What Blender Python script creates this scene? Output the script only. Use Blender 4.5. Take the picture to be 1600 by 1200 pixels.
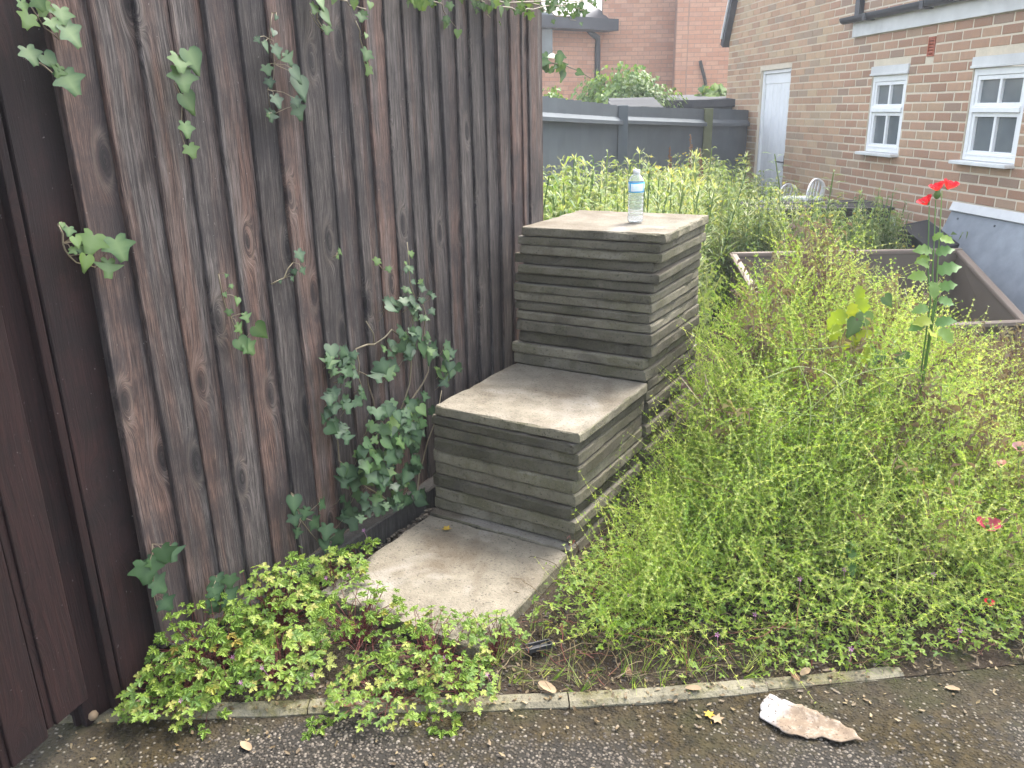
import bpy, bmesh, math, random
import numpy as np
from mathutils import Vector, Matrix

random.seed(7); RNG = np.random.default_rng(7)
for o in list(bpy.data.objects): bpy.data.objects.remove(o)
SC = bpy.context.scene
COL = SC.collection
R_ = math.radians

# ------------------------------------------------------------------ camera
F_PX, YAW, PITCH, ROLL = 1277.3, 31.17, 18.62, -1.197
CAM = np.array([1.1065, -2.257, 1.4441])
def basis():
    a, p, r = R_(YAW), R_(PITCH), R_(ROLL)
    f = np.array([-math.sin(a)*math.cos(p), math.cos(a)*math.cos(p), -math.sin(p)])
    rt = np.array([math.cos(a), math.sin(a), 0.0]); up = np.cross(rt, f)
    return math.cos(r)*rt + math.sin(r)*up, -math.sin(r)*rt + math.cos(r)*up, f
CR, CU, CF = basis()
cam_d = bpy.data.cameras.new('camera'); cam = bpy.data.objects.new('camera', cam_d); COL.objects.link(cam)
m = Matrix.Identity(4)
for i in range(3):
    m[i][0] = CR[i]; m[i][1] = CU[i]; m[i][2] = -CF[i]; m[i][3] = CAM[i]
cam.matrix_world = m
cam_d.sensor_fit = 'HORIZONTAL'; cam_d.sensor_width = 36.0; cam_d.lens = F_PX/1600*36
cam_d.clip_start = 0.05; cam_d.clip_end = 500
SC.camera = cam

# ------------------------------------------------------------------ light
SUN_AZ, SUN_EL = R_(12), R_(58)          # azimuth clockwise from +Y
w = bpy.data.worlds.new('World'); SC.world = w; w.use_nodes = True
wn = w.node_tree; wn.nodes.clear()
sky = wn.nodes.new('ShaderNodeTexSky'); sky.sky_type = 'NISHITA'; sky.sun_disc = False
sky.sun_elevation = SUN_EL; sky.sun_rotation = SUN_AZ; sky.dust_density = 4.0; sky.air_density = 1.0; sky.ozone_density = 1.0
bg = wn.nodes.new('ShaderNodeBackground'); bg.inputs['Strength'].default_value = 0.15
wo = wn.nodes.new('ShaderNodeOutputWorld')
hs = wn.nodes.new('ShaderNodeHueSaturation'); hs.inputs['Saturation'].default_value = 0.55   # thin bright cloud: a paler sky
wn.links.new(sky.outputs[0], hs.inputs['Color']); wn.links.new(hs.outputs[0], bg.inputs[0]); wn.links.new(bg.outputs[0], wo.inputs[0])
sl = bpy.data.lights.new('sun', 'SUN'); sl.energy = 1.4; sl.angle = R_(20); sl.color = (1.0, 0.96, 0.90)
so = bpy.data.objects.new('sun', sl); COL.objects.link(so)
sd = Vector((math.sin(SUN_AZ)*math.cos(SUN_EL), math.cos(SUN_AZ)*math.cos(SUN_EL), math.sin(SUN_EL)))
so.rotation_euler = sd.to_track_quat('Z', 'Y').to_euler(); so.location = (0, 0, 8)
vs = SC.view_settings
vs.view_transform = 'Standard'; vs.look = 'None'; vs.gamma = 1.0; vs.use_curve_mapping = False; vs.exposure = 2.55

# ------------------------------------------------------------------ projection helpers
def ray(x, y): return CF + CR*(x-800)/F_PX - CU*(y-600)/F_PX
def onz(x, y, z): d = ray(x, y); return CAM + d*(z-CAM[2])/d[2]
def onx(x, y, X): d = ray(x, y); return CAM + d*(X-CAM[0])/d[0]
def onpl(x, y, p0, n):
    d = ray(x, y); return CAM + d*np.dot(np.asarray(p0)-CAM, n)/np.dot(d, n)
def depth(x, y, D): return CAM + ray(x, y)*D
HD = np.array([-math.sin(R_(YAW)), math.cos(R_(YAW)), 0]); HR = np.array([math.cos(R_(YAW)), math.sin(R_(YAW)), 0])
def U(a, b): return random.uniform(a, b)

# ------------------------------------------------------------------ object helpers
def tagp(o, label=None, cat=None, group=None, kind=None):
    if label: o['label'] = label
    if cat: o['category'] = cat
    if group: o['group'] = group
    if kind: o['kind'] = kind
    return o
def thing(name, label, cat, loc=(0, 0, 0), group=None, rz=0.0):
    o = bpy.data.objects.new(name, None); COL.objects.link(o); o.location = loc; o.rotation_euler = (0, 0, rz)
    o.empty_display_size = 0.1
    return tagp(o, label, cat, group)
def link(name, me, parent=None, keep_world=True):
    o = bpy.data.objects.new(name, me); COL.objects.link(o)
    if parent is not None:
        o.parent = parent
    return o
def wpos(o):
    p = Vector((0, 0, 0)); q = o
    while q is not None: p += Vector(q.location); q = q.parent
    return p
class MB:
    """collects verts/faces in world coordinates; build() makes ONE object, relative to its parent's (unrotated) location"""
    def __init__(s): s.v = []; s.f = []; s.m = []; s.sm = []
    def add(s, V, F, mi=0, smooth=False):
        b = len(s.v); s.v += [tuple(map(float, p)) for p in V]
        for f in F: s.f.append(tuple(i+b for i in f)); s.m.append(mi); s.sm.append(smooth)
    def box(s, c, size, ax=None, mi=0):
        ax = ax or ((1, 0, 0), (0, 1, 0), (0, 0, 1)); c = np.asarray(c, float)
        ax = [np.asarray(a, float) for a in ax]; V = []
        for k in (-.5, .5):
            for j in (-.5, .5):
                for i in (-.5, .5): V.append(c+ax[0]*i*size[0]+ax[1]*j*size[1]+ax[2]*k*size[2])
        F = [(0, 2, 3, 1), (4, 5, 7, 6), (0, 1, 5, 4), (2, 6, 7, 3), (0, 4, 6, 2), (1, 3, 7, 5)]
        if np.dot(np.cross(ax[0], ax[1]), ax[2]) < 0: F = [f[::-1] for f in F]
        s.add(V, F, mi)
    def tube(s, pts, r, n=5, mi=0, cap=True):
        pts = [np.asarray(p, float) for p in pts]
        rr = r if hasattr(r, '__len__') else [r]*len(pts)
        V = []; F = []; prev = None
        for i, p in enumerate(pts):
            t = pts[min(i+1, len(pts)-1)]-pts[max(i-1, 0)]; t = t/(np.linalg.norm(t)+1e-9)
            a = np.cross(t, prev if prev is not None else ([0, 0, 1] if abs(t[2]) < .9 else [1, 0, 0]))
            a = a/(np.linalg.norm(a)+1e-9); b = np.cross(t, a); prev = b*-1 if prev is None else prev
            prev = np.cross(a, t)*1.0
            for k in range(n):
                an = 2*math.pi*k/n; V.append(p+rr[i]*(a*math.cos(an)+b*math.sin(an)))
        for i in range(len(pts)-1):
            for k in range(n):
                k2 = (k+1) % n; F.append((i*n+k, i*n+k2, (i+1)*n+k2, (i+1)*n+k))
        if cap:
            F.append(tuple(range(n))[::-1]); F.append(tuple((len(pts)-1)*n+k for k in range(n)))
        s.add(V, F, mi, True)
    def lathe(s, prof, c, n=20, mi=0):
        V = []; F = []
        for (r, z) in prof:
            for k in range(n):
                a = 2*math.pi*k/n; V.append((c[0]+r*math.cos(a), c[1]+r*math.sin(a), c[2]+z))
        for i in range(len(prof)-1):
            for k in range(n):
                k2 = (k+1) % n; F.append((i*n+k, i*n+k2, (i+1)*n+k2, (i+1)*n+k))
        s.add(V, F, mi, True)
    def mesh(s, name, mats, org=(0, 0, 0)):
        me = bpy.data.meshes.new(name); o = np.asarray(org, float)
        me.from_pydata([tuple(np.asarray(p)-o) for p in s.v], [], s.f)
        for mt in (mats if isinstance(mats, (list, tuple)) else [mats]): me.materials.append(mt)
        me.polygons.foreach_set('material_index', s.m); me.polygons.foreach_set('use_smooth', s.sm); me.update()
        return me
    def build(s, name, mats, parent=None, bevel=0.0, loc=None):
        org = wpos(parent) if parent is not None else Vector((0, 0, 0))
        l = Vector(loc) if loc is not None else org
        o = link(name, s.mesh(name, mats, l), parent); o.location = l-org
        if bevel:
            md = o.modifiers.new('bevel', 'BEVEL'); md.width = bevel; md.segments = 2; md.limit_method = 'ANGLE'
        return o
def np_mesh(name, V, F, tint, mats, midx=None, smooth=False):
    V = np.ascontiguousarray(V, np.float32); F = np.ascontiguousarray(F, np.int32)
    me = bpy.data.meshes.new(name)
    me.vertices.add(len(V)); me.vertices.foreach_set('co', V.ravel())
    me.loops.add(F.size); me.loops.foreach_set('vertex_index', F.ravel())
    me.polygons.add(len(F)); me.polygons.foreach_set('loop_start', np.arange(0, F.size, 3, dtype=np.int32))
    for mt in (mats if isinstance(mats, (list, tuple)) else [mats]): me.materials.append(mt)
    if midx is not None: me.polygons.foreach_set('material_index', np.asarray(midx, np.int32))
    me.polygons.foreach_set('use_smooth', np.full(len(F), bool(smooth)))
    if tint is not None:
        a = me.attributes.new('tint', 'FLOAT', 'POINT'); a.data.foreach_set('value', np.ascontiguousarray(tint, np.float32))
    me.update(calc_edges=True)
    return me
def instance(T, Rm, off, tint):
    """T=(V,F,dt): merged copies"""
    V, F, dt = T; N = len(off); n = len(V)
    W = np.einsum('nij,vj->nvi', Rm, V)+off[:, None, :]
    FF = F[None]+(np.arange(N)*n)[:, None, None]
    tt = tint[:, None]+dt[None, :]
    return W.reshape(-1, 3), FF.reshape(-1, 3), tt.ravel()
class Acc:
    def __init__(s): s.V = []; s.F = []; s.T = []; s.M = []; s.n = 0
    def add(s, V, F, T, mi=0):
        s.V.append(V); s.F.append(F+s.n); s.T.append(T); s.M.append(np.full(len(F), mi)); s.n += len(V)
    def mesh(s, name, mats): return np_mesh(name, np.concatenate(s.V), np.concatenate(s.F), np.concatenate(s.T), mats, np.concatenate(s.M))
def rotz(a):
    c, s = np.cos(a), np.sin(a); z = np.zeros_like(a); o = np.ones_like(a)
    return np.stack([np.stack([c, -s, z], -1), np.stack([s, c, z], -1), np.stack([z, z, o], -1)], -2)
def rotx(a):
    c, s = np.cos(a), np.sin(a); z = np.zeros_like(a); o = np.ones_like(a)
    return np.stack([np.stack([o, z, z], -1), np.stack([z, c, -s], -1), np.stack([z, s, c], -1)], -2)

# ------------------------------------------------------------------ materials
class NT:
    def __init__(s, name):
        s.m = bpy.data.materials.new(name); s.m.use_nodes = True; s.t = s.m.node_tree; s.t.nodes.clear()
        s.out = s.n('ShaderNodeOutputMaterial'); s.b = s.n('ShaderNodeBsdfPrincipled'); s.l(s.b.outputs[0], s.out.inputs[0])
    def n(s, t, **k):
        q = s.t.nodes.new(t)
        for a, v in k.items(): setattr(q, a, v)
        return q
    def l(s, a, b): s.t.links.new(a, b)
    def coord(s, kind='Object', scale=(1, 1, 1), rnd=0.0):
        tc = s.n('ShaderNodeTexCoord'); mp = s.n('ShaderNodeMapping'); mp.inputs['Scale'].default_value = scale
        src = tc.outputs[kind]
        if rnd:
            oi = s.n('ShaderNodeObjectInfo'); mu = s.n('ShaderNodeMath', operation='MULTIPLY'); mu.inputs[1].default_value = rnd
            s.l(oi.outputs['Random'], mu.inputs[0]); ad = s.n('ShaderNodeVectorMath', operation='ADD')
            s.l(src, ad.inputs[0]); s.l(mu.outputs[0], ad.inputs[1]); src = ad.outputs[0]
        s.l(src, mp.inputs['Vector']); return mp.outputs[0]
    def noise(s, vec, scale, detail=4, rough=.55, dist=0.0):
        q = s.n('ShaderNodeTexNoise'); q.inputs['Scale'].default_value = scale; q.inputs['Detail'].default_value = detail
        q.inputs['Roughness'].default_value = rough; q.inputs['Distortion'].default_value = dist
        if vec is not None: s.l(vec, q.inputs['Vector'])
        return q.outputs['Fac']
    def vor(s, vec, scale, feature='F1', out='Distance', rnd=1.0):
        q = s.n('ShaderNodeTexVoronoi', feature=feature); q.inputs['Scale'].default_value = scale
        q.inputs['Randomness'].default_value = rnd
        if vec is not None: s.l(vec, q.inputs['Vector'])
        return q.outputs[out]
    def ramp(s, fac, stops):
        q = s.n('ShaderNodeValToRGB'); e = q.color_ramp.elements
        e[0].position = stops[0][0]; e[0].color = (*stops[0][1], 1) if not isinstance(stops[0][1], float) else (stops[0][1],)*3+(1,)
        for i, (p, c) in enumerate(stops[1:]):
            x = e[1] if i == 0 else e.new(p)
            x.position = p; x.color = (*c, 1) if not isinstance(c, float) else (c, c, c, 1)
        s.l(fac, q.inputs[0]); return q.outputs[0]
    def mix(s, fac, a, b, mode='MIX'):
        q = s.n('ShaderNodeMix', data_type='RGBA', blend_type=mode)
        def put(sock, v):
            if isinstance(v, (tuple, list)): sock.default_value = (*v, 1) if len(v) == 3 else v
            elif isinstance(v, (int, float)): sock.default_value = v if sock.type == 'VALUE' else (v, v, v, 1)
            else: s.l(v, sock)
        put(q.inputs[0], fac); put(q.inputs[6], a); put(q.inputs[7], b); return q.outputs[2]
    def math(s, op, a, b=0.0):
        q = s.n('ShaderNodeMath', operation=op)
        for i, v in enumerate((a, b)):
            if isinstance(v, (int, float)): q.inputs[i].default_value = v
            else: s.l(v, q.inputs[i])
        return q.outputs[0]
    def rnd(s): return s.n('ShaderNodeObjectInfo').outputs['Random']
    def bump(s, h, strength=.4, dist=.005):
        q = s.n('ShaderNodeBump'); q.inputs['Strength'].default_value = strength; q.inputs['Distance'].default_value = dist
        s.l(h, q.inputs['Height']); s.l(q.outputs[0], s.b.inputs['Normal'])
    def col(s, c):
        if isinstance(c, tuple): s.b.inputs['Base Color'].default_value = (*c, 1)
        else: s.l(c, s.b.inputs['Base Color'])
    def rough(s, v):
        if isinstance(v, (int, float)): s.b.inputs['Roughness'].default_value = v
        else: s.l(v, s.b.inputs['Roughness'])
    def spec(s, v): s.b.inputs['Specular IOR Level'].default_value = v

def plain(name, c, rough=.6, spec=.3, var=.15, scale=25, bump=.15, metal=0):
    t = NT(name); v = t.coord('Object', rnd=13.0); n = t.noise(v, scale, 5)
    n2 = t.noise(v, scale*.15, 3)
    a = tuple(x*(1-var) for x in c); b = tuple(min(1, x*(1+var)) for x in c)
    t.col(t.mix(t.ramp(n2, [(.3, 0.0), (.7, 1.0)]), t.mix(n, a, b), t.mix(n, tuple(x*.85 for x in a), c)))
    t.rough(rough); t.spec(spec); t.b.inputs['Metallic'].default_value = metal
    if bump: t.bump(n, bump, .003)
    return t.m

def wood(name, cols, dark, knots=True, streak=.7, red=None):
    """weathered board: grain along object Z, bends round knots"""
    t = NT(name); v = t.coord('Object', rnd=37.0)
    sep = t.n('ShaderNodeSeparateXYZ'); t.l(v, sep.inputs[0])
    kv = t.n('ShaderNodeCombineXYZ'); t.l(t.math('MULTIPLY', sep.outputs[1], 6.0), kv.inputs[0]); t.l(t.math('MULTIPLY', sep.outputs[2], 2.3), kv.inputs[1])
    kq = t.n('ShaderNodeTexVoronoi', feature='F1'); kq.voronoi_dimensions = '2D'; kq.inputs['Scale'].default_value = 1.0; t.l(kv.outputs[0], kq.inputs['Vector'])
    ks = t.n('ShaderNodeSeparateColor'); t.l(kq.outputs['Color'], ks.inputs[0]); kgate = t.ramp(ks.outputs[0], [(.62, 1.0), (.66, 0.0)])
    kd = t.n('ShaderNodeTexVoronoi', feature='F1'); kd.voronoi_dimensions = '2D'; kd.inputs['Scale'].default_value = 1.0; t.l(kv.outputs[0], kd.inputs['Vector'])
    g = t.math('POWER', 2.718, t.math('MULTIPLY', t.math('MULTIPLY', kd.outputs[0], kd.outputs[0]), -52.0))
    g = t.math('MULTIPLY', g, kgate)
    wob = t.noise(v, 1.3, 2)
    u = t.math('ADD', t.math('ADD', t.math('MULTIPLY', sep.outputs[1], 9.0), t.math('MULTIPLY', g, .55)), t.math('MULTIPLY', wob, .5))
    gv = t.n('ShaderNodeCombineXYZ'); t.l(u, gv.inputs[0]); t.l(t.math('MULTIPLY', sep.outputs[2], .35), gv.inputs[1]); t.l(t.math('MULTIPLY', sep.outputs[0], 6.0), gv.inputs[2])
    g1 = t.noise(gv.outputs[0], 10.0, 7, .68); g2 = t.noise(gv.outputs[0], 34.0, 4, .7)
    base = t.ramp(g1, cols)
    patch = t.noise(v, 2.1, 3)
    rn = t.rnd()
    if red:
        sc = t.n('ShaderNodeMapping'); sc.inputs['Scale'].default_value = (3, 11, .8); t.l(v, sc.inputs['Vector'])
        pm = t.ramp(t.math('ADD', t.noise(sc.outputs[0], 1.6, 4), t.math('MULTIPLY', t.math('SUBTRACT', rn, .5), .34)), [(.46, 0.0), (.66, 1.0)])
        base = t.mix(t.math('MULTIPLY', pm, .7), base, t.mix(g1, tuple(x*.45 for x in red), red))
    fine = t.ramp(g2, [(.38, 0.12), (.52, 1.0), (.66, 1.75)])
    base = t.mix(streak, base, t.mix(1.0, base, fine, 'MULTIPLY'))
    base = t.mix(t.ramp(t.math('ADD', patch, t.math('MULTIPLY', t.math('SUBTRACT', t.noise(v, 9.0, 5, .65), .5), .6)), [(.34, .75), (.56, 0.0)]), base, dark)
    if knots:
        core = t.ramp(t.math('ADD', kd.outputs[0], t.math('MULTIPLY', t.math('SUBTRACT', g1, .5), .22)), [(.03, 1.0), (.11, 0.0)])
        halo = t.ramp(kd.outputs[0], [(.10, 0.0), (.14, 1.0), (.2, 0.0)]); base = t.mix(t.math('MULTIPLY', t.math('MULTIPLY', halo, kgate), .16), base, (.24, .19, .15))
        base = t.mix(t.math('MULTIPLY', t.math('MULTIPLY', core, kgate), .85), base, tuple(x*.5 for x in dark))
    sp = t.ramp(t.noise(v, 90, 2), [(.73, 0.0), (.78, .35)])
    base = t.mix(sp, base, (.35, .33, .31))
    hv = t.n('ShaderNodeHueSaturation'); t.l(base, hv.inputs['Color']); t.l(t.math('ADD', t.math('MULTIPLY', rn, .50), .58), hv.inputs['Value'])
    t.col(hv.outputs[0]); t.rough(.78); t.spec(.25)
    t.bump(t.math('ADD', t.math('MULTIPLY', g1, .6), t.math('MULTIPLY', g2, .6)), .8, .004)
    return t.m
M = {}
M['wood'] = wood('weathered_wood', [(.25, (.026, .022, .022)), (.42, (.062, .052, .048)), (.6, (.108, .093, .085)), (.8, (.20, .178, .162))], (.024, .021, .022), red=(.145, .078, .056))
M['brown'] = wood('brown_stained_wood', [(.25, (.009, .0032, .003)), (.5, (.019, .0068, .0062)), (.8, (.033, .013, .0105))], (.006, .0035, .004), knots=False, streak=.3)
M['oldwood'] = wood('old_grey_wood', [(.25, (.016, .015, .014)), (.5, (.038, .035, .032)), (.8, (.075, .07, .064))], (.016, .016, .016), knots=False)

def concrete(name, a, b, stain, white, moss=None, var=.35):
    t = NT(name); v = t.coord('Object', rnd=11.0)
    n1 = t.noise(v, 3.2, 6, .62, .6); n2 = t.noise(v, 14, 5, .65); n3 = t.noise(v, 120, 3, .6); n4 = t.noise(v, 320, 2)
    c = t.mix(t.ramp(n2, [(.3, 0.0), (.7, 1.0)]), a, b)
    c = t.mix(t.ramp(n1, [(.50, 0.0), (.66, .75)]), c, stain)
    c = t.mix(t.ramp(t.noise(v, 2.1, 5, .6, .4), [(.54, 0.0), (.68, .7)]), c, white)
    if moss: c = t.mix(t.ramp(t.noise(v, 7, 6, .75), [(.46, 0.0), (.60, .8)]), c, moss)
    c = t.mix(t.ramp(n3, [(.30, .8), (.42, 0.0)]), c, tuple(x*.28 for x in a))
    c = t.mix(t.ramp(n4, [(.62, 0.0), (.72, .45)]), c, tuple(min(1, x*1.7) for x in b))
    hv = t.n('ShaderNodeHueSaturation'); t.l(c, hv.inputs['Color']); t.l(t.math('ADD', t.math('MULTIPLY', t.rnd(), var), 1.0-var*.5), hv.inputs['Value'])
    t.col(hv.outputs[0]); t.rough(.9); t.spec(.2)
    t.bump(t.math('ADD', t.math('MULTIPLY', n3, 1.0), t.math('MULTIPLY', n2, .8)), .8, .005)
    return t.m
M['slab_top'] = concrete('slab_concrete', (.110, .097, .074), (.170, .151, .117), (.078, .060, .040), (.25, .235, .21))
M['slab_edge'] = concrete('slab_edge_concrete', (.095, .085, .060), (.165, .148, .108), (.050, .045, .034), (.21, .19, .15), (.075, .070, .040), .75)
M['kerb'] = concrete('kerb_concrete', (.125, .112, .078), (.18, .165, .12), (.05, .044, .028), (.20, .185, .14), (.072, .066, .022))

def ground_mat():
    t = NT('soil'); v = t.coord('Object')
    n1 = t.noise(v, 2.5, 6, .6); n2 = t.noise(v, 40, 6, .7); n3 = t.vor(v, 130)
    c = t.mix(n2, (.014, .009, .006), (.048, .035, .024))
    c = t.mix(t.ramp(n1, [(.45, 0.0), (.6, .7)]), c, t.mix(n2, (.02, .017, .010), (.065, .054, .037)))
    c = t.mix(t.ramp(t.noise(v, 7, 4, .7), [(.56, 0.0), (.66, .5)]), c, (.035, .045, .012))
    c = t.mix(t.ramp(n3, [(.10, .55), (.2, 0.0)]), c, (.09, .078, .06))
    t.col(c); t.rough(.95); t.spec(.15); t.bump(t.math('ADD', n2, t.math('MULTIPLY', n3, .4)), .9, .012); return t.m
M['soil'] = ground_mat()
def tarmac_mat():
    t = NT('tarmac'); v = t.coord('Object')
    q = t.n('ShaderNodeTexVoronoi', feature='F1'); q.inputs['Scale'].default_value = 105; t.l(v, q.inputs['Vector'])
    sep = t.n('ShaderNodeSeparateColor'); t.l(q.outputs['Color'], sep.inputs[0])
    stone = t.ramp(sep.outputs[0], [(.15, (.022, .019, .015)), (.45, (.055, .046, .036)), (.75, (.095, .081, .064)), (.97, (.15, .133, .11))])
    edge = t.ramp(q.outputs['Distance'], [(.28, 1.0), (.52, 0.0)])
    c = t.mix(edge, (.018, .016, .013), stone)
    # moss: more near the kerb (y along kerb normal handled by a big noise)
    n1 = t.noise(v, 1.9, 5, .62, .3); n2 = t.noise(v, 30, 5, .7)
    sx = t.n('ShaderNodeSeparateXYZ'); t.l(v, sx.inputs[0])
    ma = t.n('ShaderNodeAttribute', attribute_name='tint').outputs['Fac']
    f = t.math('ADD', ma, t.math('MULTIPLY', t.math('SUBTRACT', n2, .5), .55))
    mask = t.ramp(f, [(.40, 0.0), (.60, 1.0)])
    moss = t.mix(t.ramp(n2, [(.35, 0.0), (.68, 1.0)]), (.006, .0045, .002), (.040, .029, .011)); moss = t.mix(t.ramp(t.noise(v, 3.0, 5, .6), [(.42, .0), (.62, .7)]), moss, t.mix(n2, (.012, .009, .006), (.06, .05, .036)))
    moss = t.mix(t.ramp(t.noise(v, 6, 3), [(.5, 0.0), (.65, .6)]), moss, (.018, .019, .004))
    moss = t.mix(t.math('MULTIPLY', t.ramp(sep.outputs[1], [(.86, 0.0), (.9, 1.0)]), edge), moss, (.13, .115, .09))
    t.col(t.mix(mask, c, moss)); t.rough(.9); t.spec(.2)
    h = t.math('ADD', t.math('MULTIPLY', t.ramp(q.outputs['Distance'], [(.2, 1.0), (.6, 0.0)]), .8), t.math('MULTIPLY', n2, .6))
    t.bump(h, .8, .006); return t.m
M['tarmac'] = tarmac_mat()
M['pebble'] = plain('pebble', (.27, .25, .22), .8, .3, .5, 40, .2)
_p = NT('loose_pebble'); _p.col(_p.ramp(_p.n('ShaderNodeAttribute', attribute_name='tint').outputs['Fac'], [(0, (.024, .019, .014)), (.5, (.060, .049, .037)), (.9, (.105, .088, .068)), (1, (.15, .132, .108))])); _p.rough(.85); M['pebble'] = _p.m

def brick_mat(name, stops, attr=False, band=None):
    t = NT(name); v = t.coord('Object', rnd=29.0)
    r = t.n('ShaderNodeAttribute', attribute_name='tint').outputs['Fac'] if attr else t.rnd()
    n = t.noise(v, 22, 5, .7); n2 = t.noise(v, 160, 3, .6)
    c = t.ramp(r, stops)
    c = t.mix(t.ramp(n, [(.4, 0.0), (.75, .4)]), c, (.25, .18, .135))
    c = t.mix(t.ramp(n2, [(.58, 0.0), (.7, .4)]), c, (.42, .36, .30))
    t.col(c); t.rough(.92); t.spec(.15); t.bump(n2, .5, .003); return t.m
BS = [(0, (.31, .175, .110)), (.3, (.38, .215, .135)), (.55, (.43, .255, .160)), (.8, (.43, .29, .18)), (.95, (.30, .20, .14))]
M['brick'] = brick_mat('brown_brick', BS); M['brick_s'] = brick_mat('brown_brick_far', [(p, tuple(min(1, c[i]*k) for i, k in enumerate((1.08, 1.14, 1.1)))) for p, c in BS], True)
M['brick_o'] = brick_mat('orange_brick', [(0, (.44, .225, .145)), (.4, (.50, .265, .17)), (.7, (.54, .31, .205)), (1, (.46, .26, .18))], True)
M['mortar'] = plain('mortar', (.62, .53, .40), .95, .1, .12, 60, .3)
M['mortar_d'] = plain('recessed_joint_mortar', (.34, .22, .165), .95, .1, .12, 60, .3)
M['white'] = plain('white_gloss_paint', (.78, .775, .755), .45, .4, .05, 18, .06)
M['oldwhite'] = plain('flaking_white_paint', (.64, .63, .60), .7, .25, .22, 9, .25)
M['terracotta'] = plain('terracotta', (.42, .13, .075), .8, .2, .15, 60, .2)
M['black'] = plain('black_plastic', (.022, .023, .026), .45, .4, .2, 30, .08)
M['greyfence'] = plain('grey_blue_fence_paint', (.105, .120, .130), .8, .2, .14, 7, .2)
M['greyroof'] = plain('grey_roof', (.055, .058, .062), .8, .2, .2, 30, .3)
M['brownplastic'] = plain('brown_plastic', (.105, .082, .060), .55, .35, .10, 5, .06)
M['brownrim'] = plain('light_brown_rim', (.17, .13, .10), .6, .35, .10, 8, .06)
M['blueboard'] = plain('blue_grey_board', (.25, .268, .285), .75, .25, .30, 11, .25)
M['paperdark'] = plain('moss_post', (.13, .14, .07), .9, .2, .2, 12, .2)
M['lead'] = plain('dark_gutter', (.03, .034, .042), .5, .4, .2, 12, .1)
g = NT('window_glass'); g.col(g.mix(g.noise(g.coord('Object', rnd=7), 4, 2), (.075, .088, .092), (.17, .19, .195))); g.rough(.08); g.spec(.7); M['glass'] = g.m
g = NT('clear_plastic'); g.col((.93, .97, 1.0)); g.rough(.06); g.b.inputs['IOR'].default_value = 1.33; g.b.inputs['Transmission Weight'].default_value = .93; M['pet'] = g.m
def label_mat():
    t = NT('bottle_label'); tc = t.n('ShaderNodeTexCoord'); sp = t.n('ShaderNodeSeparateXYZ'); t.l(tc.outputs['Object'], sp.inputs[0])
    z = sp.outputs[2]; ang = t.math('ARCTAN2', sp.outputs[1], sp.outputs[0])
    top = t.math('ADD', t.math('LESS_THAN', z, .1245), t.math('GREATER_THAN', z, .1535))
    side = t.math('LESS_THAN', t.math('ABSOLUTE', t.math('SUBTRACT', t.math('ABSOLUTE', t.math('SUBTRACT', ang, -1.05)), .95)), .10)
    blue = t.math('MINIMUM', t.math('ADD', top, side), 1.0)
    lines = t.math('MULTIPLY', t.ramp(t.noise(t.coord('Object', (40, 40, 420)), 1.0, 2), [(.5, 0.0), (.6, 1.0)]), .35)
    c = t.mix(lines, (.72, .83, .88), (.40, .60, .68))
    t.col(t.mix(blue, c, (.02, .33, .62))); t.rough(.3); return t.m
M['label'] = label_mat()

def leafmat(name, stops, attr=True, transl=.35, rough=.5, spec=.35, vein=None):
    t = NT(name)
    r = t.n('ShaderNodeAttribute', attribute_name='tint').outputs['Fac'] if attr else t.rnd()
    c = t.ramp(r, stops)
    n = t.noise(t.coord('Object', rnd=0 if attr else 9.0), 45, 2)
    c = t.mix(t.math('MULTIPLY', n, .35), c, t.mix(1.0, c, (.55, .6, .4), 'MULTIPLY'))
    if vein:
        a = t.n('ShaderNodeAttribute', attribute_name='vein').outputs['Fac']
        c = t.mix(t.math('MULTIPLY', a, .75), c, vein)
    t.col(c); t.rough(rough); t.spec(spec)
    tr = t.n('ShaderNodeBsdfTranslucent'); t.l(t.mix(1.0, c, (1.25, 1.2, .6), 'MULTIPLY'), tr.inputs[0])
    mx = t.n('ShaderNodeMixShader'); mx.inputs[0].default_value = transl
    t.l(t.b.outputs[0], mx.inputs[1]); t.l(tr.outputs[0], mx.inputs[2]); t.l(mx.outputs[0], t.out.inputs[0])
    return t.m
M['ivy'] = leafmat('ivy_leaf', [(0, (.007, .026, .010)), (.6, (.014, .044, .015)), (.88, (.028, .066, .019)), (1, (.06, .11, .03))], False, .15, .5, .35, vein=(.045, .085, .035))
M['ivy_pale'] = leafmat('young_ivy_leaf', [(0, (.028, .075, .022)), (.6, (.055, .115, .03)), (1, (.11, .18, .038))], False, .3, .4, .4, vein=(.11, .17, .06))  # paler, more translucent green than the main ivy leaf
M['ivy_s'] = leafmat('ivy_mass', [(0, (.03, .085, .022)), (.5, (.10, .19, .04)), (1, (.21, .30, .07))], True, .4)
M['herb'] = leafmat('herb_leaf', [(0, (.125, .22, .036)), (.5, (.18, .29, .045)), (.93, (.235, .34, .055)), (.97, (.29, .30, .055)), (1, (.32, .24, .05))], False, .45)
M['herb_s'] = leafmat('herb_mass', [(0, (.10, .185, .04)), (.45, (.19, .29, .05)), (.8, (.27, .36, .07)), (1, (.38, .37, .11))], True, .5)
M['straw'] = leafmat('bedstraw', [(0, (.08, .185, .03)), (.4, (.19, .315, .05)), (.75, (.31, .425, .095)), (1, (.48, .52, .24))], True, .6)
M['stem_g'] = leafmat('pale_stem', [(0, (.15, .2, .06)), (1, (.27, .3, .12))], True, .25)
M['weed'] = leafmat('weed_leaf', [(0, (.07, .15, .045)), (.4, (.17, .245, .08)), (.75, (.27, .33, .135)), (1, (.36, .37, .20))], True, .45)
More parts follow.
